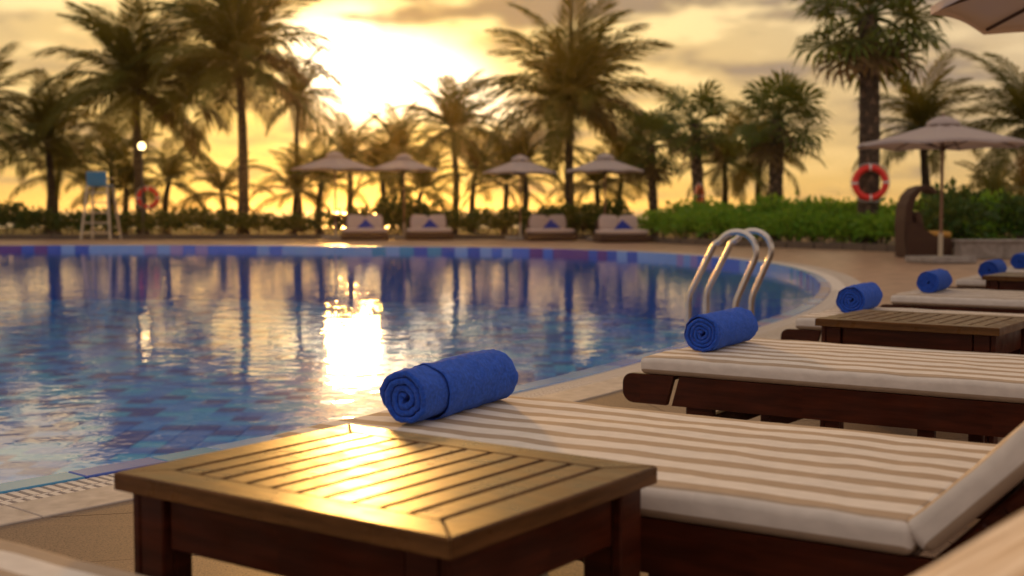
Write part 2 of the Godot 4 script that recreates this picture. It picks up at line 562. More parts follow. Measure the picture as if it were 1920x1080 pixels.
func build_pool() -> void:
	make_rim()
	var m := rim.size()
	var pool := structure("swimming_pool", "curving blue tiled swimming pool")
	var depth := -1.35
	var wall := MB.new()
	for i in m:
		var j := (i + 1) % m
		wall.quad(Vector3(rim[i].x, depth, rim[i].y), Vector3(rim[j].x, depth, rim[j].y), Vector3(rim[j].x, -0.2, rim[j].y), Vector3(rim[i].x, -0.2, rim[i].y))
	part("pool_wall", wall.mesh(), M.floor3, pool)
	var fl := MB.new()
	var o := offset_rim(0.02)
	var tr := Geometry2D.triangulate_polygon(o)
	for i in range(0, tr.size(), 3):
		var A := Vector3(o[tr[i]].x, depth, o[tr[i]].y)
		var B := Vector3(o[tr[i + 1]].x, depth, o[tr[i + 1]].y)
		var C := Vector3(o[tr[i + 2]].x, depth, o[tr[i + 2]].y)
		if (B - A).cross(C - A).y < 0.0:
			fl.tri(A, C, B)
		else:
			fl.tri(A, B, C)
	part("pool_floor", fl.mesh(), M.pool_floor, pool)
	# mosaic panels of the floor that can be told apart near the rim
	var fb := MB.new()
	fb.box(Vector3.ZERO, Vector3(0.285, 0.012, 0.285), 0.003)
	var fm := fb.mesh()
	var r2 := RandomNumberGenerator.new()
	r2.seed = 12
	var count := 0
	var zone := []
	for ix in range(-40, 14):
		for iz in range(-50, -6):
			var p := Vector2(ix * 0.3 + 0.15, iz * 0.3 + 0.15)
			# kept: what shows between the foreground things, within about six metres of the near rim
			if p.y > -7.0 - 0.0 * p.x or p.y < -12.5 or p.x < -3.6 - 0.2 * (-p.y - 7.0) or p.x > 1.6:
				continue
			zone.append(p)
	for p in zone:
		if count >= 300:
			break
		if Geometry2D.is_point_in_polygon(p, rim):
			part("floor_tile", fm, M["floor%d" % (r2.randi() % 5)], pool, Transform3D(Basis.IDENTITY, Vector3(p.x, depth + 0.006, p.y)))
			count += 1
	# rim tiles, drain grates and coping stones run round the part in view
	var g := MB.new()
	for i in m:
		var j := (i + 1) % m
		var a := rim[i]
		if a.y > 0.6 or a.x < -17.5:
			continue
		var b := rim[j]
		var na := rim_n[i]
		var nb := rim_n[j]
		var dirv := (b - a).normalized() * 0.0025
		var t := MB.new()
		t.prism(PackedVector2Array([a + dirv, b - dirv, b - dirv + nb * 0.118, a + dirv + na * 0.118]), -0.24, 0.008 + 0.0005 * sin(i * 2.7), 0.004)
		part("rim_tile", t.mesh(), M["glaze%d" % [0, 2, 1, 4, 3, 0, 5, 4, 2, 6, 0, 3, 1, 0, 4][(i * 7 + i / 3) % 15]], pool)
		if i % 2 == 0:
			var c2 := rim[(i + 2) % m]
			var nc := rim_n[(i + 2) % m]
			var cs := MB.new()
			cs.prism(PackedVector2Array([a + dirv + na * 0.285, b + nb * 0.285, c2 - dirv + nc * 0.285, c2 - dirv + nc * 0.5, b + nb * 0.5, a + dirv + na * 0.5]), -0.05, 0.006, 0.003)
			part("coping_stone", cs.mesh(), M.coping, pool)
		if Vector2(a.x, a.y).length() < 14.0:
			# slotted drain: two rows of bars over a dark channel
			var gr := MB.new()
			for q in 9:
				var f := (q + 0.5) / 9.0
				var pa := a.lerp(b, f)
				var pn := na.lerp(nb, f)
				var hw := (b - a) * 0.5 / 9.0 * 0.56
				for rowv in [[0.122, 0.212], [0.222, 0.28]]:
					gr.prism(PackedVector2Array([pa - hw + pn * rowv[0], pa + hw + pn * rowv[0], pa + hw + pn * rowv[1], pa - hw + pn * rowv[1]]), -0.03, 0.002)
			for rowv in [[0.119, 0.124], [0.21, 0.224], [0.278, 0.284]]:
				gr.prism(PackedVector2Array([a + na * rowv[0], b + nb * rowv[0], b + nb * rowv[1], a + na * rowv[1]]), -0.03, 0.0)
			var gp := part("drain_grate", gr.mesh(), M.grate, pool)
		else:
			g.prism(PackedVector2Array([a + na * 0.12, b + nb * 0.12, b + nb * 0.283, a + na * 0.283]), -0.03, 0.001)
	if g.v.size():
		part("drain_cover", g.mesh(), M.grate, pool)
	var ch := MB.new()
	for i in m:
		var j := (i + 1) % m
		var a := rim[i] + rim_n[i] * 0.1
		var b := rim[j] + rim_n[j] * 0.1
		var c := rim[j] + rim_n[j] * 0.3
		var d := rim[i] + rim_n[i] * 0.3
		ch.quad(Vector3(a.x, -0.06, a.y), Vector3(d.x, -0.06, d.y), Vector3(c.x, -0.06, c.y), Vector3(b.x, -0.06, b.y))
	part("drain_channel", ch.mesh(), M.void, pool)
	# water
	var w := MB.new()
	var ow := offset_rim(0.004)
	var tw := Geometry2D.triangulate_polygon(ow)
	for i in range(0, tw.size(), 3):
		var P := [ow[tw[i]], ow[tw[i + 1]], ow[tw[i + 2]]]
		if (P[1] - P[0]).cross(P[2] - P[0]) > 0.0:
			P = [P[0], P[2], P[1]]
		w.tri(Vector3(P[0].x, -0.12, P[0].y), Vector3(P[1].x, -0.12, P[1].y), Vector3(P[2].x, -0.12, P[2].y), P[0] / 6.5, P[1] / 6.5, P[2] / 6.5)
	var wo := structure("pool_water", "rippled blue pool water mirroring the sunset")
	part("water_surface", w.mesh(), M.water, wo)

# ------------------------------------------------------------------ ground
func sheet(called: String, x0: float, x1: float, z0: float, z1: float, y: float, material: Material) -> void:
	var b := MB.new()
	b.quad(Vector3(x0, y, z1), Vector3(x1, y, z1), Vector3(x1, y, z0), Vector3(x0, y, z0))
	var o := part(called, b.mesh(), material, self)
	o.set_meta("kind", "structure")

func build_ground() -> void:
	var deck := structure("pool_deck", "beige stone deck round the pool")
	var b := MB.new()
	var o := offset_rim(0.49)
	var m := o.size()
	var mid := Vector2(-8.5, -14.0)
	for i in m:
		var j := (i + 1) % m
		var f0 := mid + (o[i] - mid).normalized() * 48.0
		var f1 := mid + (o[j] - mid).normalized() * 48.0
		f0.y = maxf(f0.y, -38.2)
		f1.y = maxf(f1.y, -38.2)
		b.quad(Vector3(o[i].x, -0.008, o[i].y), Vector3(f0.x, -0.008, f0.y), Vector3(f1.x, -0.008, f1.y), Vector3(o[j].x, -0.008, o[j].y))
	part("deck_bed", b.mesh(), M.deck, deck)
	# paving slabs laid askew to the pool, cut along its coping
	var edge := offset_rim(0.503)
	var ax := Vector2(0.974, -0.226)
	var az := Vector2(0.226, 0.974)
	var s := 0.5
	var whole := MB.new()
	whole.prism(PackedVector2Array([Vector2(-0.2475, -0.2475), Vector2(0.2475, -0.2475), Vector2(0.2475, 0.2475), Vector2(-0.2475, 0.2475)]), -0.025, 0.0, 0.002)
	var wm := whole.mesh()
	var turn := Basis(Vector3(ax.x, 0, ax.y), Vector3.UP, Vector3(az.x, 0, az.y))
	var r2 := RandomNumberGenerator.new()
	r2.seed = 5
	var n := 0
	for iu in range(-14, 30):
		for iv in range(-26, 4):
			var c := ax * (iu * s + 0.11) + az * (iv * s + 0.06)
			if c.y > -0.4 or c.y < -11.5 or c.x < c.y * 0.5 - 0.7 or c.x > -c.y * 0.47 + 0.7 or n >= 300:
				continue
			var q := PackedVector2Array()
			for k in [Vector2(-1, -1), Vector2(1, -1), Vector2(1, 1), Vector2(-1, 1)]:
				q.append(c + ax * k.x * 0.2475 + az * k.y * 0.2475)
			var cut := Geometry2D.clip_polygons(q, edge)
			var mt: Material = M[["stone_a", "stone_b", "stone_c", "stone_a"][r2.randi() % 4]]
			if cut.size() == 1 and cut[0].size() == 4 and absf(poly_area(cut[0]) - poly_area(q)) < 1e-4:
				part("paving_slab", wm, mt, deck, Transform3D(turn, Vector3(c.x, r2.randf() * 0.0015, c.y)))
				n += 1
			else:
				for piece in cut:
					if poly_area(piece) > 0.012:
						var pb := MB.new()
						pb.prism(piece, -0.025, 0.0)
						part("paving_slab", pb.mesh(), mt, deck)
						n += 1
	sheet("lawn", -70, 70, -64, -38.1, -0.02, M.grass)
	sheet("beach", -400, 400, -95, -63, -0.5, M.sand)
	sheet("sea", -1500, 1500, -1600, -94, -0.7, M.sea)
	sheet("terrain", -400, 400, -95, 60, -2.0, M.sand)
	# kerb of the planted strip on the far shore
	var kb := structure("garden_kerb", "low stone kerb along the far planting")
	for i in 26:
		var t := MB.new()
		t.box(Vector3(-23.0 + i, 0.05, -38.75), Vector3(0.99, 0.16, 0.25), 0.012)
		part("kerb_stone", t.mesh(), M.kerb, kb)

func ordinal(k: int) -> String:
	return ["first", "second", "third", "fourth", "fifth", "sixth", "seventh", "eighth", "ninth", "tenth", "eleventh", "twelfth", "thirteenth", "fourteenth", "fifteenth", "sixteenth", "seventeenth", "eighteenth", "nineteenth", "twentieth", "twenty-first", "twenty-second", "twenty-third", "twenty-fourth"][k - 1]

func poly_area(p: PackedVector2Array) -> float:
	var a := 0.0
	for i in p.size():
		a += p[i].cross(p[(i + 1) % p.size()])
	return absf(a) * 0.5

# ------------------------------------------------------------------ foreground furniture
func make_table(label: String, at: Vector3, turn: float) -> Node3D:
	# long side along local x, slats run along local z
	var t := thing("side_table", label, "table", at, turn, "slatted side tables between the loungers")
	var lx := 0.69
	var lz := 0.55
	var h := 0.46
	var th := 0.029
	var bw := 0.066
	# mitred border boards
	for sg in [1.0, -1.0]:
		var b := MB.new()
		b.prism(PackedVector2Array([Vector2(-lx / 2, sg * lz / 2), Vector2(lx / 2, sg * lz / 2), Vector2(lx / 2 - bw, sg * (lz / 2 - bw)), Vector2(-lx / 2 + bw, sg * (lz / 2 - bw))]), h - th, h, 0.0025)
		part("border_board", b.mesh(), M.wood, t)
		b = MB.new()
		b.prism(PackedVector2Array([Vector2(sg * lx / 2, -lz / 2 + 0.001), Vector2(sg * lx / 2, lz / 2 - 0.001), Vector2(sg * (lx / 2 - bw), lz / 2 - bw - 0.001), Vector2(sg * (lx / 2 - bw), -lz / 2 + bw + 0.001)]), h - th, h - 0.0004, 0.0025)
		part("border_board", b.mesh(), M.wood_b, t)
	var n := 10
	var span := lx - 2.0 * bw
	var gap := 0.009
	var sw := (span - (n + 1) * gap) / n
	for i in n:
		var b := MB.new()
		b.box(Vector3(-span / 2 + gap + sw / 2 + i * (sw + gap), h - 0.011, 0), Vector3(sw, 0.021, lz - 2.0 * bw - 0.002), 0.0025)
		part("slat", b.mesh(), M[["wood", "wood_c", "wood_b", "wood", "wood_b", "wood_c", "wood", "wood_b", "wood", "wood_c"][i]], t)
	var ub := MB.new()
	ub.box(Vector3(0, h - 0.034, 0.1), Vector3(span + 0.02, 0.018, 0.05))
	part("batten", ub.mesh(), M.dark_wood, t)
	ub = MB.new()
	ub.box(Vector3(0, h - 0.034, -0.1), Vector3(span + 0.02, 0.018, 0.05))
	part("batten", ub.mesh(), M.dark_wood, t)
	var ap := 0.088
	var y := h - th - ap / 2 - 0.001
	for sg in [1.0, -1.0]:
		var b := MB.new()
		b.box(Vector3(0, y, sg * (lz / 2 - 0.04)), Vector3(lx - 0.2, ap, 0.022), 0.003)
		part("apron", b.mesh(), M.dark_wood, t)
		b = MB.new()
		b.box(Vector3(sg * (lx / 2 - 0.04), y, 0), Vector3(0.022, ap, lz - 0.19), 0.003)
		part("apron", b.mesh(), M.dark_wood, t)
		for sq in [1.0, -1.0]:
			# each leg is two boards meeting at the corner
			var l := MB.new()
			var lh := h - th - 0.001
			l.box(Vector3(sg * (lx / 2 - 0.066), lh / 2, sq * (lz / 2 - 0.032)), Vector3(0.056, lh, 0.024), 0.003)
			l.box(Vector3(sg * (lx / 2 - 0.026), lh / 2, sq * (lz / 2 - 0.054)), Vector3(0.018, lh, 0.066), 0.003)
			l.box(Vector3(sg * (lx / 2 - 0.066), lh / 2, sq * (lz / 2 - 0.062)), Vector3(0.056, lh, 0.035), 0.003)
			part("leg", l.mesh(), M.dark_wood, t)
	return t

func mattress_mesh(L: float, W: float, T: float, seed_: int) -> ArrayMesh:
	var f := FastNoiseLite.new()
	f.seed = seed_
	f.frequency = 2.2
	var b := MB.new()
	var rad := T * 0.34
	var xs := []
	for i in 6:
		var a := PI * 0.5 * i / 5.0
		xs.append([rad * (1.0 - sin(a)), rad * (1.0 - cos(a))])
	xs.reverse()
	var stations := []
	for q in xs:
		stations.append([q[0], q[1]])
	stations.reverse()
	# stations: [x, inset]
	var st := []
	for i in 6:
		var a := PI * 0.5 * i / 5.0
		st.append([rad * (1.0 - cos(a)), rad * (1.0 - sin(a))])
	for i in range(1, 22):
		st.append([rad + (L - 2.0 * rad) * i / 22.0, 0.0])
	for i in 6:
		var a := PI * 0.5 * i / 5.0
		st.append([L - rad * (1.0 - sin(a)), rad * (1.0 - cos(a))])
	var rows := []
	var uvs := []
	for s in st:
		var x: float = s[0]
		var ins: float = s[1]
		var ring := PackedVector3Array()
		var ru := PackedVector2Array()
		var hw := W * 0.5 - ins
		var hh := T * 0.5 - ins
		var r := maxf(rad - ins, 0.0005)
		var loop := []
		# counter-clockwise looking from the foot end along +x
		for k in 4:
			var cz: float = [1, -1, -1, 1][k] * (hw - r)
			var cy: float = [1, 1, -1, -1][k] * (hh - r)
			for i in 5:
				var a := PI * 0.5 * (i / 4.0 + k)
				loop.append(Vector2(cz + cos(a) * r, cy + sin(a) * r))
			if k == 0 or k == 2:
				for i in range(1, 14):
					var q := i / 14.0
					loop.append(Vector2(lerpf(hw - r, -(hw - r), q) * (1.0 if k == 0 else -1.0), hh if k == 0 else -hh))
		for p in loop:
			var yy: float = p.y
			if yy > 0.0:
				yy += 0.005 * f.get_noise_2d(x * 1.6, p.x * 1.6) + 0.0022 * f.get_noise_2d(x * 9.0, p.x * 3.0) + 0.004 * cos(p.x / W * PI) * minf(1.0, minf(x, L - x) * 12.0)
			var zz: float = p.x + 0.003 * f.get_noise_2d(x * 1.7 + 9.0, p.y * 4.0) * signf(p.x)
			ring.append(Vector3(x, yy + T * 0.5, zz))
			var arc: float = clampf(p.x, -W * 0.5 + 0.012, W * 0.5 - 0.012) + signf(p.x) * maxf(0.0, hh - maxf(p.y, -hh) - 0.004) * (1.6 if absf(p.x) > hw - r else 0.0)
			if p.y <= -hh + 0.004:
				arc = signf(p.x) * 0.45
			ru.append(Vector2((arc - 0.37) * 1.25, x))
		rows.append(ring)
		uvs.append(ru)
	for r in rows:
		r.reverse()
	for r in uvs:
		r.reverse()
	b.grid(rows, true, uvs)
	for e in [0, rows.size() - 1]:
		var k := b.v.size()
		b.fan(rows[e], e == 0)
		for i in range(k, b.v.size()):
			b.uv[i] = Vector2(0.03, 0.5)
	return b.mesh()

var cushion_mesh: ArrayMesh
var back_mesh: ArrayMesh

func make_lounger(label: String, at: Vector3, turn: float, raise: float) -> Node3D:
	# local x runs from the foot to the head; local z points to the side nearer the camera
	var t := thing("sun_lounger", label, "sun lounger", at, turn, "striped sun loungers in a row along the pool")
	var W := 0.76
	var flat := 1.37
	var top := 0.4
	var T := 0.058
	if cushion_mesh == null:
		cushion_mesh = mattress_mesh(flat, W, T, 3)
		back_mesh = mattress_mesh(0.74, W, T, 4)
	part("mattress", cushion_mesh, M.canvas, t, Transform3D(Basis.IDENTITY, Vector3(0, top - T, 0)))
	var lean := Basis(Vector3.BACK, raise)
	part("back_cushion", back_mesh, M.canvas, t, Transform3D(lean, Vector3(flat + 0.02, top - T + 0.004, 0)))
	var rt := top - T - 0.001
	var rh := 0.098
	for sg in [1.0, -1.0]:
		var z: float = sg * (W / 2 - 0.022)
		# rounded foot end of the side rail, parted from the rest by a slanting gap
		var e := MB.new()
		var pr := PackedVector2Array()
		var x0 := -0.065
		for i in 7:
			var a := PI * 0.5 * i / 6.0
			pr.append(Vector2(x0 + 0.034 * (1.0 - sin(a)), rt - 0.034 + 0.034 * cos(a)))
		for i in 7:
			var a := PI * 0.5 * i / 6.0
			pr.append(Vector2(x0 + 0.04 * (1.0 - cos(a)), rt - rh + 0.04 - 0.04 * sin(a)))
		pr.append(Vector2(0.094, rt - rh))
		pr.append(Vector2(0.121, rt))
		side_prism(e, pr, z - 0.011, z + 0.011)
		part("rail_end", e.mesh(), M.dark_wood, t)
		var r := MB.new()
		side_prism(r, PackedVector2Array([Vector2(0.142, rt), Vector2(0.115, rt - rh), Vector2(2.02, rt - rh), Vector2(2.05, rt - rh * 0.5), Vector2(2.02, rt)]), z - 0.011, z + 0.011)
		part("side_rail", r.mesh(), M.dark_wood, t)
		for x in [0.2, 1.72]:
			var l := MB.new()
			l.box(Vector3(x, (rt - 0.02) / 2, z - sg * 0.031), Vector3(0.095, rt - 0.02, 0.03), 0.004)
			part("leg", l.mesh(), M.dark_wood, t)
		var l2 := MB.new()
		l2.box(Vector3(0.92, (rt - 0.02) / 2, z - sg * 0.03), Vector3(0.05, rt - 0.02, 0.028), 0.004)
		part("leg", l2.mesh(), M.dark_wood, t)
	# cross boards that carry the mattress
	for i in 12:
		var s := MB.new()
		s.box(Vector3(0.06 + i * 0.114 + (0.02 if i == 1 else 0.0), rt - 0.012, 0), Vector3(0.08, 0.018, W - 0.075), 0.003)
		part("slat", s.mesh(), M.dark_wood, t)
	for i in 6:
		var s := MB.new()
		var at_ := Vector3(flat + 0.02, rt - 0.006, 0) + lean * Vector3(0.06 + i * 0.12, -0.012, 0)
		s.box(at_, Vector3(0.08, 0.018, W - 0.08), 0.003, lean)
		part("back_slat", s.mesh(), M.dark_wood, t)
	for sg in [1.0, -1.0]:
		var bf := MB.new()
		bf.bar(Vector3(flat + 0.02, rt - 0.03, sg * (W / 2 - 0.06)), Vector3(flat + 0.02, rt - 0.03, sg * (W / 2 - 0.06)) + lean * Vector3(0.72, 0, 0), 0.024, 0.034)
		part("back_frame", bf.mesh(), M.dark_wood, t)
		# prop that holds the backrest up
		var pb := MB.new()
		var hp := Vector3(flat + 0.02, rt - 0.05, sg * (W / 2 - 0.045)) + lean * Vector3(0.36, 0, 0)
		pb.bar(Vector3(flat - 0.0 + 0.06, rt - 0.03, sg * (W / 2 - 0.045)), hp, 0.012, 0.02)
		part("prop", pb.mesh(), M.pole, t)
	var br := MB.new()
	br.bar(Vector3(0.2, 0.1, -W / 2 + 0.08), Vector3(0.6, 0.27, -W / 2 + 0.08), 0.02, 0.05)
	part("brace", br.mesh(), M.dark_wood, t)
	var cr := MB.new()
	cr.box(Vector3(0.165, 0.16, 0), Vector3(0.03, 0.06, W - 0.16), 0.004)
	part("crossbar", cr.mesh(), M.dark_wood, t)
	return t

func side_prism(b: MB, p: PackedVector2Array, z0: float, z1: float) -> void:
	# a board cut to an outline in the x-y plane
	var q := p
	if Geometry2D.is_polygon_clockwise(q):
		q = q.duplicate()
		q.reverse()
	# Geometry2D counts clockwise with y down; make sure of counter-clockwise with y up
	var area := 0.0
	for i in q.size():
		area += q[i].cross(q[(i + 1) % q.size()])
	if area < 0.0:
		q = q.duplicate()
		q.reverse()
	var t := Geometry2D.triangulate_polygon(q)
	for i in range(0, t.size(), 3):
		var A := q[t[i]]
		var B := q[t[i + 1]]
		var C := q[t[i + 2]]
		if (B - A).cross(C - A) < 0.0:
			var s := B
			B = C
			C = s
		b.tri(Vector3(A.x, A.y, z1), Vector3(B.x, B.y, z1), Vector3(C.x, C.y, z1))
		b.tri(Vector3(A.x, A.y, z0), Vector3(C.x, C.y, z0), Vector3(B.x, B.y, z0))
	for i in q.size():
		var j := (i + 1) % q.size()
		b.quad(Vector3(q[i].x, q[i].y, z0), Vector3(q[j].x, q[j].y, z0), Vector3(q[j].x, q[j].y, z1), Vector3(q[i].x, q[i].y, z1))

func towel_mesh(L: float, R: float, turns: float, slip: float, seed_: int) -> ArrayMesh:
	# one thick sheet wound into a spiral; axis along z, the nearer end at +z
	var f := FastNoiseLite.new()
	f.seed = seed_
	f.frequency = 1.0
	var b := MB.new()
	var r0 := 0.007
	var pitch := (R - r0) / turns
	var th := pitch * 0.46
	var steps := int(turns * 44)
	var rows := []
	for i in steps + 1:
		var q := float(i) / steps
		var ang := q * turns * TAU + 1.1
		var turn_no := q * turns
		var outer := smoothstep(turns - 1.35, turns - 0.9, turn_no)
		var last := clampf((turn_no - turns + 1.0), 0.0, 1.0)
		var rc := r0 + pitch * (minf(turn_no, turns - 1.0) / (turns - 1.0) * (turns - 0.24) + last * 0.24)
		var thk := th * lerpf(turns / (turns - 1.0) * 0.92, 0.3, smoothstep(turns - 1.3, turns - 1.0, turn_no))
		# each winding ends a little off the one below; the outermost has slipped back
		var z1 := L * 0.5 + 0.006 * f.get_noise_2d(turn_no * 0.9, 3.0) - slip * outer - 0.008 * (1.0 - rc / R)
		var z0 := -L * 0.5 + 0.005 * f.get_noise_2d(turn_no * 1.1, 8.0)
		var sec := []
		var no := 26
		for k in no + 1:
			sec.append(Vector2(lerpf(z0 + th, z1 - th, float(k) / no), 1.0))
		for k in range(1, 5):
			var a := PI * k / 5.0
			sec.append(Vector2(z1 - th + sin(a) * th * 0.95, cos(a)))
		for k in 3:
			sec.append(Vector2(lerpf(z1 - th, z0 + th, k / 2.0), -1.0))
		for k in range(1, 5):
			var a := PI * k / 5.0
			sec.append(Vector2(z0 + th - sin(a) * th * 0.95, -cos(a)))
		var ring := PackedVector3Array()
		for s in sec:
			var rr: float = rc + s.y * thk
			var cx := cos(ang)
			var sy := sin(ang)
			var w := 0.006 * f.get_noise_3d(cx * 1.3, sy * 1.3, s.x * 10.0) + 0.0034 * f.get_noise_3d(cx * 1.6, sy * 1.6, s.x * 34.0 + 5.0) + 0.0012 * f.get_noise_3d(cx * 5.0, sy * 5.0, s.x * 60.0)
			rr += w * minf(1.0, rc / R * 1.2)
			rr += 0.0022 * sin(ang * 3.0 + turn_no) * (1.0 - rc / R)
			# weight flattens the roll where it lies
			var yy := sy * rr
			if yy < -0.8 * R:
				yy = -0.8 * R + (yy + 0.8 * R) * 0.72
			ring.append(Vector3(cx * rr, yy, s.x))
		ring.reverse()
		rows.append(ring)
	b.grid(rows, true)
	b.fan(rows[0], true)
	b.fan(rows[-1])
	return b.mesh()

func bent(points: Array, radius: float, per := 8) -> PackedVector3Array:
	# a path with its corners rounded
	var out := PackedVector3Array()
	out.append(points[0])
	for i in range(1, points.size() - 1):
		var p: Vector3 = points[i]
		var a: Vector3 = points[i - 1]
		var c: Vector3 = points[i + 1]
		var d := minf(radius, minf(p.distance_to(a), p.distance_to(c)) * 0.48)
		var s := p + (a - p).normalized() * d
		var e := p + (c - p).normalized() * d
		for k in per + 1:
			var t := float(k) / per
			out.append(s.lerp(p, t).lerp(p.lerp(e, t), t))
	out.append(points[-1])
	return out

func build_ladder() -> void:
	var t := thing("pool_ladder", "polished steel pool ladder with two arched handrails at the pool rim", "ladder", Vector3(1.57, 0, -8.6))
	var outw := Vector3(0.888, 0, 0.46)
	var along := Vector3(0.2, 0, -0.45)
	for k in 2:
		var o := along * k
		var prof := [Vector2(-0.344, -1.0), Vector2(-0.344, 0.27), Vector2(-0.15, 0.65)]
		var pts := []
		for q in prof:
			pts.append(o + outw * q.x + Vector3(0, q.y, 0))
		# the arch
		for i in 9:
			var a := deg_to_rad(150.0 - i * 21.0)
			pts.append(o + outw * (0.005 + 0.142 * cos(a)) + Vector3(0, 0.592 + 0.142 * sin(a), 0))
		for q in [Vector2(0.118, 0.5), Vector2(0.0, 0.235), Vector2(0.0, 0.0)]:
			pts.append(o + outw * q.x + Vector3(0, q.y, 0))
		var b := MB.new()
		b.tube(bent(pts, 0.05, 6), PackedFloat32Array([0.0225]), 14)
		part("handrail", b.mesh(), M.steel, t)
		var fl := MB.new()
		fl.lathe([Vector2(0.024, 0.02), Vector2(0.05, 0.016), Vector2(0.055, 0.006), Vector2(0.055, 0.0)], 16, o + Vector3(0, 0.0, 0))
		part("floor_flange", fl.mesh(), M.steel, t)
	for i in 3:
		var s := MB.new()
		s.box(outw * -0.344 + along * 0.5 + Vector3(0, -0.3 - i * 0.27, 0), Vector3(0.49, 0.03, 0.07), 0.005, Basis(along.normalized(), Vector3.UP, along.normalized().cross(Vector3.UP)))
		part("step", s.mesh(), M.steel, t)

# ------------------------------------------------------------------ umbrellas
func make_umbrella(label: String, at: Vector3, turn: float, R: float, apex: float, edge: float, base: bool, group: String) -> Node3D:
	var t := thing("parasol", label, "umbrella", at, turn, group)
	var n := 8
	var can := MB.new()
	var rows := []
	var seg := 6
	for r in 8:
		var q := r / 7.0
		var ring := PackedVector3Array()
		for i in n * seg:
			var a := TAU * i / (n * seg)
			var fr := fposmod(float(i) / seg, 1.0)
			var flat := cos(PI / n) / cos(fposmod(a, TAU / n) - PI / n)
			var sag := sin(fr * PI)
			var rr := lerpf(0.05, R, q) * lerpf(1.0, flat, q)
			var y := lerpf(apex, edge, pow(q, 0.93)) - sag * 0.05 * sin(q * PI)
			if r == 7:
				y += 0.035 * sag
			ring.append(Vector3(cos(-a) * rr, y, sin(-a) * rr))
		rows.append(ring)
	# hem: the canopy's edge hangs down a little
	var hem := PackedVector3Array()
	for p in rows[7]:
		hem.append(p + Vector3(0, -0.05, 0))
	rows.append(hem)
	rows.reverse()
	can.grid(rows, true)
	part("canopy", can.mesh(), M.canopy, t)
	var cap := MB.new()
	cap.lathe([Vector2(0.0, apex + 0.1), Vector2(0.1, apex + 0.085), Vector2(0.22, apex + 0.03), Vector2(0.28, apex - 0.03), Vector2(0.28, apex - 0.055)].map(func(p): return p), 16)
	part("vent_cap", cap.mesh(), M.canopy, t)
	var pl := MB.new()
	pl.tube(PackedVector3Array([Vector3(0, 0.05, 0), Vector3(0, apex + 0.06, 0)]), PackedFloat32Array([0.028]), 10)
	part("pole", pl.mesh(), M.pole, t)
	var fin := MB.new()
	fin.lathe([Vector2(0.0, apex + 0.08), Vector2(0.022, apex + 0.09), Vector2(0.026, apex + 0.12), Vector2(0.014, apex + 0.15), Vector2(0.0, apex + 0.16)], 10)
	part("finial", fin.mesh(), M.pole, t)
	var hub := MB.new()
	hub.tube(PackedVector3Array([Vector3(0, edge - 0.12, 0), Vector3(0, edge - 0.02, 0)]), PackedFloat32Array([0.05]), 10)
	part("hub", hub.mesh(), M.rib, t)
	for i in n:
		var a := TAU * i / n
		var d := Vector3(cos(-a), 0, sin(-a))
		var rb := MB.new()
		rb.bar(Vector3(0, apex - 0.03, 0) + d * 0.05, d * R * 0.985 + Vector3(0, edge - 0.02, 0), 0.018, 0.022)
		var ro := part("rib", rb.mesh(), M.rib, t)
		var sb := MB.new()
		sb.bar(Vector3(0, edge - 0.06, 0) + d * 0.05, d * R * 0.5 + Vector3(0, lerpf(apex, edge, 0.52) - 0.04, 0), 0.014, 0.018)
		part("strut", sb.mesh(), M.rib, ro)
	if base:
		var bs := MB.new()
		bs.box(Vector3(0, 0.05, 0), Vector3(0.85, 0.1, 0.85), 0.015)
		part("base_slab", bs.mesh(), M.concrete, t)
		var sl := MB.new()
		sl.tube(PackedVector3Array([Vector3(0, 0.1, 0), Vector3(0, 0.5, 0)]), PackedFloat32Array([0.04]), 10)
		part("base_sleeve", sl.mesh(), M.chair_frame, t)
	return t

# ------------------------------------------------------------------ far furniture
func pad(b: MB, c: Vector3, s: Vector3, basis := Basis.IDENTITY) -> void:
	# a stuffed cushion: a box whose faces swell
	var rows := []
	for r in 9:
		var a := -PI / 2 + PI * r / 8.0
		var ring := PackedVector3Array()
		for i in 20:
			var o := -TAU * i / 20.0
			var p := Vector3(cos(a) * cos(o), sin(a), cos(a) * sin(o))
			p = Vector3(signf(p.x) * pow(absf(p.x), 0.38), signf(p.y) * pow(absf(p.y), 0.6), signf(p.z) * pow(absf(p.z), 0.38))
			ring.append(c + basis * (p * s * 0.5))
		rows.append(ring)
	b.grid(rows, true)

func make_daybed(label: String, at: Vector3, turn: float) -> void:
	var t := thing("daybed", label, "daybed", at, turn, "daybeds on the far shore")
	var b := MB.new()
	b.box(Vector3(0, 0.11, 0), Vector3(1.42, 0.2, 1.25), 0.03)
	part("wicker_base", b.mesh(), M.wicker, t)
	b = MB.new()
	pad(b, Vector3(0, 0.285, 0.0), Vector3(1.4, 0.16, 1.24))
	part("mattress", b.mesh(), M.cushion, t)
	b = MB.new()
	b.box(Vector3(0, 0.36, -0.66), Vector3(1.2, 0.5, 0.07), 0.02, Basis(Vector3.RIGHT, -0.15))
	part("backrest", b.mesh(), M.wicker, t)
	for sx in [-1.0, 1.0]:
		b = MB.new()
		pad(b, Vector3(sx * 0.27, 0.53, -0.47 + 0.03 * sx), Vector3(0.56, 0.46, 0.17), Basis(Vector3.RIGHT, -0.3) * Basis(Vector3.BACK, 0.06 * sx))
		part("cushion", b.mesh(), M.cushion, t)

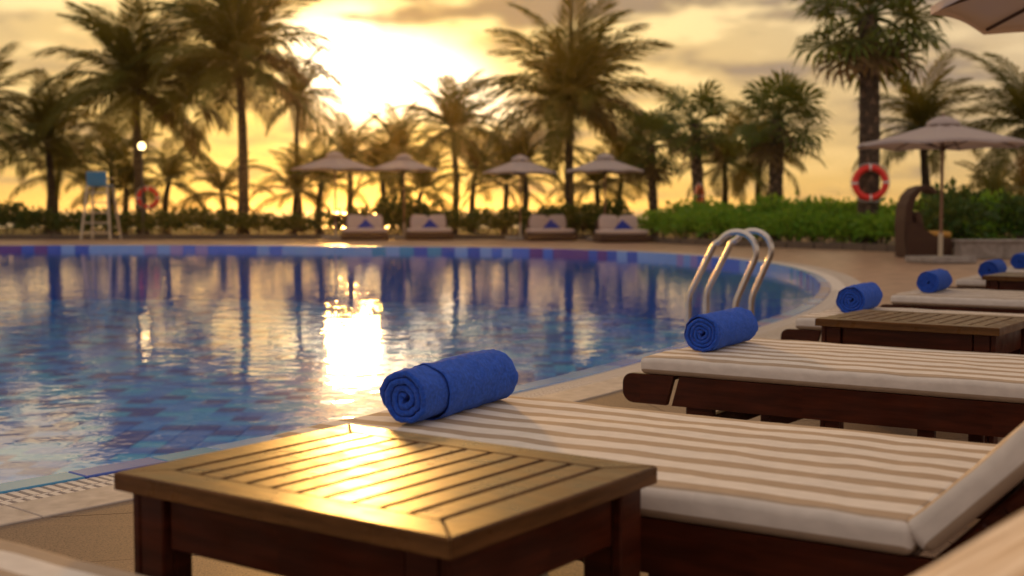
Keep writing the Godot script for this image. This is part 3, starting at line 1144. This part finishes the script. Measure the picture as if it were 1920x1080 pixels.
func make_folded_towel(label: String, at: Vector3) -> void:
	# a blue towel folded into a little tent
	var t := thing("folded_towel", label, "towel", at, 0.15, "blue towels folded on the daybeds")
	var b := MB.new()
	var A := Vector3(-0.27, 0, 0.12)
	var B := Vector3(0.27, 0, 0.12)
	var C := Vector3(0.0, 0.27, -0.03)
	var D := Vector3(-0.22, 0, -0.16)
	var E := Vector3(0.22, 0, -0.16)
	b.tri(A, B, C)
	b.tri(B, E, C)
	b.tri(E, D, C)
	b.tri(D, A, C)
	b.quad(A, D, E, B)
	part("fold", b.mesh(), M.blue_cloth, t)
	b = MB.new()
	b.box(Vector3(0, 0.02, 0.16), Vector3(0.5, 0.035, 0.1), 0.012)
	part("hem", b.mesh(), M.blue_cloth, t)

func make_ring(called: String, label: String, at: Vector3, R: float, r: float, m: Material, turn: float) -> void:
	var t := thing(called, label, "life ring", at, turn, "life rings hung on palm trunks")
	var b := MB.new()
	var rows := []
	for i in 41:
		var a := TAU * i / 40.0
		var ring := PackedVector3Array()
		for k in 12:
			var q := -TAU * k / 12.0
			ring.append(Vector3(cos(a) * (R + cos(q) * r), sin(a) * (R + cos(q) * r), sin(q) * r * 0.85))
		rows.append(ring)
	b.grid(rows, true)
	part("ring", b.mesh(), m, t)
	for k in 4:
		var a := TAU * (k + 0.02) / 4.0
		var w := MB.new()
		var wr := []
		for i in 3:
			var aa := a + (i - 1) * 0.07
			var ring := PackedVector3Array()
			for j in 12:
				var q := -TAU * j / 12.0
				ring.append(Vector3(cos(aa) * (R + cos(q) * r * 1.05), sin(aa) * (R + cos(q) * r * 1.05), sin(q) * r * 0.9))
			wr.append(ring)
		w.grid(wr, true)
		part("band", w.mesh(), M.white, t)
	var rope := MB.new()
	var rp := PackedVector3Array()
	for i in 49:
		var a := TAU * i / 48.0
		var rr := R + r + 0.012 + 0.03 * absf(sin(a * 2.0))
		rp.append(Vector3(cos(a) * rr, sin(a) * rr, 0))
	rope.tube(rp, PackedFloat32Array([0.009]), 5, false)
	part("grab_rope", rope.mesh(), M.white, t)

func build_lifeguard_chair() -> void:
	var t := thing("lifeguard_chair", "tall pale lifeguard chair with blue seat on the far shore", "chair", Vector3(-12.45, 0, -37.2))
	for sx in [-1.0, 1.0]:
		for sz in [-1.0, 1.0]:
			var b := MB.new()
			b.bar(Vector3(sx * 0.44, 0, sz * 0.5), Vector3(sx * 0.3, 1.62, sz * 0.26), 0.06, 0.06)
			part("leg", b.mesh(), M.chair_frame, t)
		var ar := MB.new()
		ar.bar(Vector3(sx * 0.3, 1.85, -0.25), Vector3(sx * 0.3, 1.85, 0.28), 0.05, 0.04)
		part("armrest", ar.mesh(), M.chair_frame, t)
	for i in 5:
		var b := MB.new()
		var y := 0.22 + i * 0.3
		var w := lerpf(0.44, 0.3, y / 1.62)
		b.bar(Vector3(-w, y, lerpf(0.5, 0.26, y / 1.62)), Vector3(w, y, lerpf(0.5, 0.26, y / 1.62)), 0.05, 0.04)
		part("rung", b.mesh(), M.chair_frame, t)
	var s := MB.new()
	s.box(Vector3(0, 1.64, 0), Vector3(0.6, 0.06, 0.55), 0.01)
	part("seat", s.mesh(), M.seat_blue, t)
	s = MB.new()
	s.box(Vector3(0, 1.86, 0.3), Vector3(0.6, 0.38, 0.045), 0.01, Basis(Vector3.RIGHT, 0.1))
	part("backrest", s.mesh(), M.seat_blue, t)

func build_wicker_chair() -> void:
	var t := thing("hooded_wicker_chair", "dark wicker lounge chair with a curling hood beside the right hedge", "chair", Vector3(7.38, 0, -23.3))
	var out := [Vector2(0.02, 0.0), Vector2(-0.02, 0.35), Vector2(-0.03, 0.7), Vector2(0.0, 0.98), Vector2(0.08, 1.18), Vector2(0.2, 1.31), Vector2(0.36, 1.36), Vector2(0.5, 1.32), Vector2(0.6, 1.22)]
	var inn := [Vector2(0.54, 1.19), Vector2(0.46, 1.25), Vector2(0.36, 1.27), Vector2(0.26, 1.22), Vector2(0.18, 1.1), Vector2(0.13, 0.92), Vector2(0.13, 0.6), Vector2(0.24, 0.45)]
	var poly := PackedVector2Array(out)
	poly.append_array(PackedVector2Array(inn))
	var sh := MB.new()
	side_prism(sh, poly, -0.3, 0.3)
	part("hood", sh.mesh(), M.wicker, t)
	for sz in [-1.0, 1.0]:
		var b := MB.new()
		side_prism(b, PackedVector2Array([Vector2(0.02, 0.0), Vector2(0.0, 0.6), Vector2(0.14, 0.66), Vector2(0.3, 0.56), Vector2(0.5, 0.42), Vector2(0.86, 0.36), Vector2(0.84, 0.0)]), sz * 0.36 - 0.025, sz * 0.36 + 0.025)
		part("arm_panel", b.mesh(), M.wicker, t)
	var f := MB.new()
	f.box(Vector3(0.46, 0.19, 0), Vector3(0.74, 0.36, 0.66), 0.03)
	part("seat_base", f.mesh(), M.wicker, t)
	f = MB.new()
	pad(f, Vector3(0.55, 0.43, 0.0), Vector3(0.66, 0.14, 0.74))
	part("seat_cushion", f.mesh(), M.orange_cushion, t)
	f = MB.new()
	pad(f, Vector3(0.26, 0.66, 0.0), Vector3(0.16, 0.42, 0.6), Basis(Vector3.BACK, 0.2))
	part("back_cushion", f.mesh(), M.wicker, t)

# ------------------------------------------------------------------ plants
func frond_mesh(L: float, a0: float, droop: float, seed_: int) -> ArrayMesh:
	# a feather leaf: the stalk leaves the origin along +x and bends down
	var r := RandomNumberGenerator.new()
	r.seed = seed_
	var b := MB.new()
	var pts := PackedVector3Array()
	var rad := PackedFloat32Array()
	var N := 14
	var p := Vector3.ZERO
	for i in N + 1:
		var q := float(i) / N
		pts.append(p)
		rad.append(lerpf(0.032, 0.005, q))
		var ang := a0 - droop * pow(q, 1.35)
		p += Vector3(cos(ang), sin(ang), 0) * L / N
	b.tube(pts, rad, 4, false)
	var n := 46
	for i in range(4, n):
		var q := float(i) / n
		var k := q * N
		var j := mini(int(k), N - 1)
		var at := pts[j].lerp(pts[j + 1], k - j)
		var tan := (pts[j + 1] - pts[j]).normalized()
		var up := Vector3(-tan.y, tan.x, 0)
		var ll := L * 0.27 * pow(sin(PI * (0.1 + 0.82 * q)), 0.75) * r.randf_range(0.85, 1.12)
		for sg in [-1.0, 1.0]:
			var d: Vector3 = (tan * (0.35 + 0.75 * q) + Vector3(0, 0, sg) * (1.0 - 0.35 * q) + up * r.randf_range(0.0, 0.3)).normalized()
			var m: Vector3 = at + d * ll * 0.5 + Vector3(0, -0.05 * ll, 0)
			var e: Vector3 = at + d * ll * 0.88 + Vector3(0, -r.randf_range(0.28, 0.55) * ll, 0)
			var w := tan * 0.033 * L / 3.0
			b.quad(at - w * 0.6, m - w, m + w, at + w * 0.6)
			b.tri(m - w, e, m + w)
	return b.mesh()

func fan_mesh(stalk: float, R: float, seed_: int) -> ArrayMesh:
	var r := RandomNumberGenerator.new()
	r.seed = seed_
	var b := MB.new()
	var hub := Vector3(stalk, -0.12 * stalk, 0)
	b.tube(PackedVector3Array([Vector3.ZERO, Vector3(stalk * 0.5, 0.0, 0), hub]), PackedFloat32Array([0.03, 0.022, 0.016]), 4, false)
	var n := 22
	for i in n:
		var a := deg_to_rad(-125.0 + 250.0 * i / (n - 1))
		var l := R * (0.78 + 0.22 * cos(a * 0.7)) * r.randf_range(0.9, 1.08)
		var d := Vector3(cos(a), 0.1, sin(a)).normalized()
		var s := Vector3(-sin(a), 0, cos(a))
		var mid: Vector3 = hub + d * l * 0.62 + Vector3(0, 0.05 * R * (1 if i % 2 else -1), 0)
		var tip: Vector3 = hub + d * l * 0.9 + Vector3(0, -r.randf_range(0.12, 0.4) * l, 0)
		var w := l * 0.05
		b.quad(hub - s * 0.008, mid - s * w, mid + s * w, hub + s * 0.008)
		b.tri(mid - s * w, tip, mid + s * w)
	return b.mesh()

var fronds := []
var fans := []
var fans_dry := []

func trunk_path(base: Vector3, top: Vector3, bow: float) -> PackedVector3Array:
	var o := PackedVector3Array()
	for i in 15:
		var q := i / 14.0
		o.append(base.lerp(top, q) + Vector3(bow * sin(q * PI), 0, 0))
	return o

func coconut(label: String, base: Vector3, top: Vector3, size: float, count: int, seed_: int, bow := 0.0, lowest := -0.5, group := "coconut palms on the far shore") -> Node3D:
	var r := RandomNumberGenerator.new()
	r.seed = seed_
	var t := thing("coconut_palm", label, "palm tree", base, 0.0, group)
	if bow == 0.0:
		bow = ((seed_ * 7) % 5 - 2) * 0.07
	var path := trunk_path(Vector3(0, -0.1, 0), top - base, bow)
	var rad := PackedFloat32Array()
	for i in 15:
		rad.append(lerpf(0.17, 0.105, i / 14.0) * sqrt(size / 3.0) * (1.06 if i % 2 else 0.97) + (0.08 if i == 0 else 0.0))
	var b := MB.new()
	b.tube(path, rad, 10)
	part("trunk", b.mesh(), M.bark, t)
	var crown := top - base
	count = int(count * 1.2)
	for i in count:
		var q := (i + 0.5) / count
		var el := lerpf(1.45, lowest, pow(q, 1.2)) + r.randf_range(-0.12, 0.12)
		var az := i * 2.39996 + r.randf_range(-0.3, 0.3)
		var kind := 0 if el > 0.75 else 1 if el > 0.15 else 2 if el > -0.4 else 3
		var bs := Basis(Vector3.UP, az) * Basis(Vector3.BACK, el) * Basis(Vector3.RIGHT, r.randf_range(-0.5, 0.5))
		var s := size / 3.0 * r.randf_range(0.85, 1.1)
		part("frond", fronds[kind * 2 + (i % 2)], [M.leaf_a, M.leaf_b, M.leaf_a, M.leaf_b, M.leaf_c if q > 0.6 else M.leaf_a][i % 5], t, Transform3D(bs.scaled(Vector3.ONE * s), crown + Vector3(0, r.randf_range(-0.12, 0.1), 0)))
	return t

func fan_palm(label: String, base: Vector3, top: Vector3, R: float, count: int, seed_: int, bow := 0.0, tr := 0.2) -> Node3D:
	var r := RandomNumberGenerator.new()
	r.seed = seed_
	var t := thing("fan_palm", label, "palm tree", base, 0.0, "fan palms behind the right hedge")
	var path := trunk_path(Vector3(0, -0.1, 0), top - base, bow)
	var rad := PackedFloat32Array()
	for i in 15:
		rad.append(tr * lerpf(1.0, 0.85, i / 14.0))
	var b := MB.new()
	b.tube(path, rad, 12)
	var trunk := part("trunk", b.mesh(), M.bark, t)
	# old leaf bases wrapped round the trunk
	var sb := MB.new()
	for i in 90:
		var q := 0.12 + 0.86 * i / 90.0
		var k := q * 14.0
		var j := mini(int(k), 13)
		var at := path[j].lerp(path[j + 1], k - j)
		var a := i * 2.39996
		var d := Vector3(cos(a), 0, sin(a))
		var side := Vector3(-sin(a), 0, cos(a))
		var o := at + d * tr * 0.86
		var l := r.randf_range(0.1, 0.2)
		var w := r.randf_range(0.05, 0.09)
		sb.tri(o - side * w, o + side * w, o + d * 0.07 + Vector3(0, l, 0))
		sb.tri(o + side * w, o - side * w, o + d * 0.02 + Vector3(0, l, 0))
	part("leaf_bases", sb.mesh(), M.stub, trunk).set_meta("kind", "stuff")
	var crown := top - base
	for i in count:
		var q := (i + 0.5) / count
		var el := lerpf(1.3, -1.05, pow(q, 0.85)) + r.randf_range(-0.15, 0.15)
		var az := i * 2.39996 + r.randf_range(-0.3, 0.3)
		var bs := Basis(Vector3.UP, az) * Basis(Vector3.BACK, el) * Basis(Vector3.RIGHT, r.randf_range(-0.6, 0.6))
		part("fan_leaf", fans[i % 3], M.fan_dry if q > 0.86 else M.fan_leaf, t, Transform3D(bs.scaled(Vector3.ONE * R * r.randf_range(0.85, 1.1)), crown))
	return t

func bush_mesh(w: float, h: float, leaves: int, size: float, seed_: int) -> ArrayMesh:
	var r := RandomNumberGenerator.new()
	r.seed = seed_
	var f := FastNoiseLite.new()
	f.seed = seed_
	f.frequency = 0.9
	var b := MB.new()
	for i in leaves:
		var d := Vector3(r.randfn(), absf(r.randfn()) * 1.1 - 0.25, r.randfn()).normalized()
		var k := pow(r.randf(), 0.4) * (0.82 + 0.45 * f.get_noise_3dv(d * 2.4))
		var p := Vector3(d.x * w * 0.5 * k, h * 0.42 + d.y * h * 0.58 * k, d.z * w * 0.5 * k)
		var o := (d + Vector3(r.randfn(), r.randfn() + 0.5, r.randfn()) * 0.6).normalized()
		var s := o.cross(Vector3(r.randfn(), r.randfn(), r.randfn())).normalized()
		var l := size * r.randf_range(0.7, 1.3)
		b.quad(p, p + o * l * 0.5 + s * l * 0.26, p + o * l + Vector3(0, -0.1 * l, 0), p + o * l * 0.5 - s * l * 0.26)
	return b.mesh()

func stems(b: MB, h: float, w: float, seed_: int) -> void:
	var r := RandomNumberGenerator.new()
	r.seed = seed_
	for i in 6:
		var a := i * 1.05
		b.tube(PackedVector3Array([Vector3(cos(a) * 0.05, -0.05, sin(a) * 0.05), Vector3(cos(a) * w * 0.25, h * 0.65, sin(a) * w * 0.25)]), PackedFloat32Array([0.018, 0.007]), 4, false)

var bushes := []
var stem_mesh: ArrayMesh

func shrub(called: String, label: String, at: Vector3, s: Vector3, kind: int, m: Material, group: String) -> void:
	var t := thing(called, label, "shrub", at, kind * 1.3 + at.x, group)
	part("foliage", bushes[kind % 4], m, t, Transform3D(Basis.IDENTITY.scaled(s), Vector3.ZERO))
	part("stems", stem_mesh, M.bark, t, Transform3D(Basis.IDENTITY.scaled(s), Vector3.ZERO))

# ------------------------------------------------------------------ the scene
func _ready() -> void:
	rng.seed = 1
	# camera
	var cam := Camera3D.new()
	cam.name = "camera"
	add_child(cam)
	var at := CameraAttributesPhysical.new()
	at.frustum_focal_length = 51.1
	at.frustum_focus_distance = 3.4
	at.frustum_near = 0.05
	at.frustum_far = 4000.0
	at.exposure_aperture = 3.9
	cam.attributes = at
	cam.fov = rad_to_deg(2.0 * atan(540.0 / 2300.0))
	cam.near = 0.05
	cam.far = 4000.0
	cam.position = Vector3(0, 0.88, 0)
	cam.rotation.x = -atan(145.0 / 2300.0)
	cam.current = true
	# sky, air and sun
	var env := Environment.new()
	env.background_mode = Environment.BG_SKY
	var sky := Sky.new()
	var pano := PanoramaSkyMaterial.new()
	pano.panorama = make_sky()
	sky.sky_material = pano
	env.sky = sky
	env.tonemap_mode = Environment.TONE_MAPPER_LINEAR
	env.tonemap_exposure = 1.14
	env.sdfgi_enabled = true
	env.ssao_enabled = true
	env.ssil_enabled = true
	env.volumetric_fog_enabled = true
	env.volumetric_fog_density = 0.00032
	env.volumetric_fog_albedo = Color(1.0, 0.93, 0.8)
	env.volumetric_fog_anisotropy = 0.85
	var we := WorldEnvironment.new()
	we.name = "environment"
	we.environment = env
	add_child(we)
	var sun := DirectionalLight3D.new()
	sun.name = "sun"
	add_child(sun)
	sun.rotation = Vector3(deg_to_rad(-6.3), deg_to_rad(180.0 + 7.4), 0)
	sun.light_color = Color(1.0, 0.72, 0.36)
	sun.light_energy = 0.62
	sun.light_angular_distance = 2.5
	sun.shadow_enabled = true

	make_materials()
	build_pool()
	build_ground()
	build_shore()
	build_plants()
	build_near()

func build_near() -> void:
	var a := deg_to_rad(-33.0)
	make_lounger("striped lounger nearest the camera, mostly out of frame at the lower corners", Vector3(-1.17, 0, -1.6), a, 0.66)
	make_lounger("striped lounger with raised back and slate blue towel, behind the front table", Vector3(-0.323, 0, -2.929), a, 0.8)
	make_lounger("striped lounger with flat mattress just beyond the front one, rounded rail end showing", Vector3(0.626, 0, -4.349), a, 0.8)
	make_lounger("striped lounger behind the second table, its foot end showing by the pool", Vector3(1.487, 0, -5.869), a, 0.8)
	make_lounger("pale lounger just beyond the second table carrying a blue towel", Vector3(2.377, 0, -7.349), a, 0.8)
	make_lounger("pale lounger partly hidden by the third table near the right edge", Vector3(3.34, 0, -8.98), a, 0.8)
	make_lounger("farthest lounger at the right edge of the picture", Vector3(4.2, 0, -10.45), a, 0.8)
	var ta := deg_to_rad(-35.5)
	make_table("large slatted brown table in the foreground with sunlight on its top", Vector3(-0.201, 0, -1.978), ta)
	make_table("slatted brown table between the second and third loungers", Vector3(1.625, 0, -4.8), ta)
	make_table("small slatted table at the right edge beyond the other tables", Vector3(3.49, 0, -7.97), ta)
	var tm := [towel_mesh(0.45, 0.067, 4.6, 0.1, 3), towel_mesh(0.4, 0.064, 5.2, 0.012, 7), towel_mesh(0.4, 0.066, 5.0, 0.0, 11)]
	var spots := [[-0.144, -2.89, 26.0, 0, "large slate blue rolled towel in front, on the lounger by the table"], [0.735, -4.29, 30.0, 1, "rolled blue towel on the second lounger, in front of the pool ladder"], [1.665, -5.86, 28.0, 2, "rolled blue towel just behind the second slatted table"], [2.5, -7.25, 30.0, 1, "rolled blue towel, fourth from the camera, on a plain pale lounger"], [3.42, -8.72, 30.0, 2, "rolled blue towel partly hidden by the far right table"], [4.25, -10.22, 30.0, 1, "rolled blue towel cut by the right edge of the picture"]]
	for s in spots:
		var t := thing("rolled_towel", s[4], "towel", Vector3(s[0], 0.4 + 0.0635, s[1]), deg_to_rad(-s[2]), "rolled blue towels on the loungers")
		part("terry_roll", tm[s[3]], M.terry, t)
	build_ladder()
	make_umbrella("parasol overhead at the upper right corner, seen from below", Vector3(3.9, 0, -7.2), deg_to_rad(-15.0), 1.4, 2.55, 2.12, true, "parasols among the near loungers")
	make_umbrella("parasol at the right edge below the corner parasol", Vector3(5.5, 0, -9.7), deg_to_rad(10.0), 1.4, 2.55, 2.12, true, "parasols among the near loungers")

func build_shore() -> void:
	var gr := "grey parasols on the far shore"
	make_umbrella("leftmost grey parasol across the pool, against the glowing palms", Vector3(-5.46, 0, -38.0), 0.2, 1.32, 2.6, 2.16, true, gr)
	make_umbrella("second grey parasol from the left across the pool", Vector3(-3.38, 0, -38.5), 0.35, 1.1, 2.56, 2.16, true, gr)
	make_umbrella("third grey parasol from the left across the pool, below the tall palm", Vector3(0.25, 0, -37.0), 0.1, 1.12, 2.45, 2.03, true, gr)
	make_umbrella("rightmost of the four grey parasols across the pool", Vector3(2.72, 0, -36.0), 0.3, 1.2, 2.45, 2.04, true, gr)
	make_umbrella("open grey parasol on a square slab beside the wicker chair", Vector3(7.3, 0, -20.9), 0.25, 1.45, 2.38, 2.0, true, gr)
	make_umbrella("tiny pale parasol on the beach beyond the right hedge", Vector3(14.7, -0.5, -62.0), 0.0, 1.3, 1.75, 1.35, false, gr)
	var db := [[-4.42, -36.9, "leftmost cream daybed across the pool"], [-2.52, -37.3, "second cream daybed from the left across the pool"], [1.12, -36.2, "third cream daybed from the left across the pool"], [3.05, -34.2, "cream daybed at the left end of the bright hedge"]]
	for d in db:
		make_daybed(d[2], Vector3(d[0], 0, d[1]), 0.12)
		make_folded_towel("blue towel folded on the " + d[2].replace(" across the pool", ""), Vector3(d[0] + 0.03, 0.366, d[1] + 0.05))
	build_lifeguard_chair()
	build_wicker_chair()
	# low wall at the right
	var w := thing("garden_wall", "low grey concrete wall at the right edge beyond the deck", "wall", Vector3(10.6, 0, -22.6))
	for i in 6:
		var b := MB.new()
		b.box(Vector3(-2.0 + i * 0.8, 0.15, 0), Vector3(0.796, 0.3, 0.3), 0.008)
		part("block", b.mesh(), M.concrete, w)
	var cp := MB.new()
	cp.box(Vector3(0, 0.325, 0), Vector3(4.86, 0.05, 0.38), 0.01)
	part("cap", cp.mesh(), M.concrete, w)
	# kerb of the right hedge
	var kb := structure("hedge_kerb", "stone kerb in front of the right hedge")
	var line := [Vector2(3.9, -34.2), Vector2(5.2, -31.3), Vector2(6.6, -29.3), Vector2(7.6, -28.0), Vector2(8.5, -25.9), Vector2(8.6, -23.2)]
	for i in line.size() - 1:
		var A: Vector2 = line[i]
		var B: Vector2 = line[i + 1]
		var n := int(A.distance_to(B) / 0.7)
		for k in n:
			var p := A.lerp(B, (k + 0.02) / n)
			var q := A.lerp(B, (k + 0.98) / n)
			var b := MB.new()
			b.bar(Vector3(p.x, 0.06, p.y), Vector3(q.x, 0.06, q.y), 0.16, 0.18, 0.012)
			part("kerb_stone", b.mesh(), M.kerb, kb)
	var bed := MB.new()
	bed.prism(PackedVector2Array([Vector2(3.95, -34.3), Vector2(5.25, -31.35), Vector2(6.65, -29.35), Vector2(7.65, -28.05), Vector2(8.55, -25.9), Vector2(8.65, -23.0), Vector2(13.5, -23.0), Vector2(13.5, -38.0), Vector2(3.95, -38.0)]), -0.02, 0.05)
	var bo := part("planting_bed", bed.mesh(), M.soil, self)
	bo.set_meta("kind", "structure")
	# flag pole behind the tall palm
	var fp := thing("flag_pole", "thin dark pole rising above the tall middle palm", "pole", Vector3(2.1, 0, -44.5))
	var pb := MB.new()
	pb.tube(PackedVector3Array([Vector3(0, -0.1, 0), Vector3(0, 10.5, 0)]), PackedFloat32Array([0.09, 0.06]), 8)
	part("shaft", pb.mesh(), M.dark_metal, fp)
	pb = MB.new()
	pb.box(Vector3(0, 0.03, 0), Vector3(0.5, 0.1, 0.5), 0.02)
	part("footing", pb.mesh(), M.concrete, fp)
	# the lit lamp on the left palm
	var lp := thing("garden_lamp", "small lit lamp on a slim post before the palm with the left life ring", "lamp", Vector3(-11.8, 0, -39.3))
	var bb := MB.new()
	bb.lathe([Vector2(0.0, -0.13), Vector2(0.08, -0.11), Vector2(0.13, 0.0), Vector2(0.08, 0.11), Vector2(0.0, 0.13)], 14)
	part("bulb", bb.mesh(), M.lamp_glow, lp, Transform3D(Basis.IDENTITY, Vector3(0, 2.93, 0)))
	bb = MB.new()
	bb.tube(PackedVector3Array([Vector3(0, -0.1, 0), Vector3(0, 2.79, 0)]), PackedFloat32Array([0.035, 0.025]), 8)
	part("post", bb.mesh(), M.dark_metal, lp)
	bb = MB.new()
	bb.lathe([Vector2(0.0, 2.77), Vector2(0.07, 2.78), Vector2(0.09, 2.815), Vector2(0.0, 2.816)], 12)
	part("collar", bb.mesh(), M.dark_metal, lp)
	var om := OmniLight3D.new()
	om.name = "lamp_light"
	om.light_color = Color(1.0, 0.75, 0.4)
	om.light_energy = 0.5
	om.light_size = 0.13
	om.omni_range = 30.0
	om.omni_attenuation = 2.0
	om.shadow_enabled = true
	om.position = Vector3(0, 2.93, 0)
	lp.add_child(om)

func build_plants() -> void:
	for k in 4:
		for j in 2:
			fronds.append(frond_mesh(3.0, 0.0, [0.9, 1.15, 0.95, 0.6][k] + 0.25 * j, 100 + k * 2 + j))
	for k in 3:
		fans.append(fan_mesh(0.8, 0.8, 200 + k))
	for k in 4:
		bushes.append(bush_mesh(1.5, 1.0, 850, 0.15, 300 + k))
	var sb := MB.new()
	stems(sb, 1.0, 1.5, 4)
	stem_mesh = sb.mesh()
	# the palms one can tell apart, left to right
	coconut("palm at the left edge, its crown cut by the picture's side", Vector3(-17.9, 0, -40), Vector3(-17.5, 3.7, -40), 2.9, 24, 1)
	coconut("short palm left of the lifeguard chair", Vector3(-15.9, 0, -42), Vector3(-15.84, 3.3, -42), 2.7, 24, 2)
	coconut("tall palm carrying the left life ring and the lit lamp", Vector3(-12.3, 0, -41), Vector3(-12.45, 4.95, -41), 3.5, 36, 3)
	coconut("tall thick palm left of the sun", Vector3(-8.77, 0, -40), Vector3(-8.82, 5.65, -40), 3.7, 38, 4)
	coconut("palm right behind the thick one, nearest the sun's glare", Vector3(-8.55, 0, -50), Vector3(-8.65, 5.5, -50), 2.0, 22, 5)
	coconut("low palm under the sun's glare, between the left parasols", Vector3(-4.6, 0, -52), Vector3(-4.84, 3.3, -52), 2.3, 24, 6, 0.1)
	coconut("slender palm right of the sun", Vector3(-2.2, 0, -46), Vector3(-2.25, 3.95, -46), 2.4, 24, 7)
	coconut("tall palm in the middle with the pole above it", Vector3(2.04, 0, -42), Vector3(1.99, 4.5, -42), 3.9, 36, 8)
	coconut("young palm between the leaning and the straight fan palms", Vector3(7.7, 0, -45), Vector3(7.75, 2.6, -45), 2.2, 20, 9)
	coconut("young palm just behind the straight fan palm", Vector3(9.38, 0, -46), Vector3(9.31, 2.9, -46), 2.4, 20, 10)
	coconut("palm behind the open parasol at the right", Vector3(11.58, 0, -34), Vector3(11.3, 3.2, -34), 2.2, 22, 11)
	coconut("palm at the right edge of the picture", Vector3(12.9, 0, -30), Vector3(12.6, 3.0, -30), 2.4, 24, 12)
	coconut("sapling palm beyond the low wall", Vector3(14.15, 0, -36), Vector3(14.1, 1.3, -36), 1.4, 16, 13, 0.0, -0.6)
	coconut("sapling palm at the right edge beyond the low wall", Vector3(15.7, 0, -38), Vector3(15.7, 1.5, -38), 1.4, 16, 14, 0.0, -0.6)
	# low palms that fill the strip behind the far hedge
	var low := [[-17.0, -46, 2.3, 2.2, "at the far left"], [-14.2, -45, 1.7, 2.2, "behind the lifeguard chair"], [-10.5, -44, 1.5, 2.0, "between the two tall left palms"], [-6.9, -44, 1.9, 2.2, "left of the first parasol"], [-6.3, -47, 2.9, 2.2, "behind the first parasol"], [-3.4, -45, 1.6, 1.9, "behind the second parasol"], [-0.3, -47, 1.9, 2.2, "behind the third parasol"], [0.3, -44, 2.5, 2.3, "left of the tall middle palm"], [4.0, -46, 2.1, 2.2, "behind the rightmost far parasol"], [-15.4, -47, 2.6, 2.2, "left of the lifeguard chair"], [-12.9, -46, 2.0, 2.3, "just right of the lifeguard chair"], [-8.0, -45, 1.6, 2.2, "at the foot of the thick palm"], [-5.2, -48, 2.3, 2.2, "between the first two parasols"], [-1.6, -50, 2.4, 2.3, "right of the slender palm"], [3.0, -45, 1.8, 2.1, "right of the tall middle palm"]]
	for i in low.size():
		var q: Array = low[i]
		coconut("low bushy palm " + q[4], Vector3(q[0], 0, q[1]), Vector3(q[0] + 0.1, q[2], q[1]), q[3], 12, 40 + i, 0.0, -0.3, "low palms behind the far hedge")
	fan_palm("slim fan palm left of the leaning one", Vector3(4.65, 0, -40), Vector3(4.5, 3.0, -40), 1.0, 26, 21, 0.0, 0.15)
	fan_palm("leaning fan palm with an orange life ring low on its trunk", Vector3(5.97, 0, -38), Vector3(5.66, 3.55, -38), 1.0, 28, 22, -0.08, 0.19)
	fan_palm("straight fan palm in the middle of the bright hedge", Vector3(7.06, 0, -33), Vector3(7.09, 3.3, -33), 1.0, 30, 23, 0.0, 0.2)
	fan_palm("tallest fan palm with rough trunk and the bright red life ring", Vector3(8.27, 0, -28.6), Vector3(8.2, 5.35, -28.6), 1.3, 38, 24, 0.05, 0.26)
	make_ring("life_ring", "red life ring on the palm at the left", Vector3(-12.05, 1.3, -40.72), 0.3, 0.07, M.red, 0.15)
	make_ring("life_ring", "bright red life ring with white bands on the right fan palm", Vector3(8.22, 1.52, -28.24), 0.345, 0.075, M.red, -0.1)
	make_ring("life_ring", "orange life ring seen edge-on on the leaning fan palm", Vector3(5.72, 1.33, -37.6), 0.3, 0.07, M.orange, 1.1)
	# clipped shrubs
	var r := RandomNumberGenerator.new()
	r.seed = 9
	for i in 24:
		var x := -20.5 + i * 1.03
		var s := r.randf_range(0.85, 1.15)
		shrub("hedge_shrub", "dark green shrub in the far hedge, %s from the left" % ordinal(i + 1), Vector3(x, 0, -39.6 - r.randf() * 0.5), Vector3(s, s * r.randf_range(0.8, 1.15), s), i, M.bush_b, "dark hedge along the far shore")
	for q in [[-3.6, -39.4, 1.35, "rounded tall shrub behind the second daybed"], [-2.9, -39.8, 1.25, "tall shrub between the second daybed and the slender palm"], [2.1, -38.9, 1.2, "tall shrub right of the third daybed"], [1.4, -39.8, 1.15, "tall shrub at the foot of the tall middle palm"]]:
		shrub("garden_shrub", q[3], Vector3(q[0], 0, q[1]), Vector3(q[2], q[2], q[2]), int(q[2] * 100), M.bush_b, "tall shrubs in the far hedge")
	var line := [Vector2(4.2, -34.9), Vector2(5.5, -32.0), Vector2(6.9, -30.0), Vector2(8.0, -28.5), Vector2(9.0, -26.3), Vector2(9.2, -23.8)]
	for i in 5:
		var A: Vector2 = line[i]
		var B: Vector2 = line[i + 1]
		for k in 3:
			for row in 2:
				var p := A.lerp(B, k / 3.0) + Vector2(0.75, -0.6) * row
				var s := r.randf_range(0.85, 1.1) * (1.0 + 0.08 * row)
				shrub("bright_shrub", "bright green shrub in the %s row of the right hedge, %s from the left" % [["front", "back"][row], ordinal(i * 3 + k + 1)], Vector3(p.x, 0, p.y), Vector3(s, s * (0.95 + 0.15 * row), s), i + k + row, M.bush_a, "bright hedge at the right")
	for q in [[8.9, -24.6, 1.1, "small shrub right beside the hooded wicker chair"], [9.3, -25.6, 1.35, "tallest shrub, behind the pole of the right parasol"], [10.2, -25.0, 1.2, "shrub behind the left end of the low grey wall"]]:
		shrub("garden_shrub", q[3], Vector3(q[0], 0, q[1]), Vector3(q[2], q[2] * 1.1, q[2]), int(q[0] * 10), M.bush_b, "shrubs beside the right parasol")
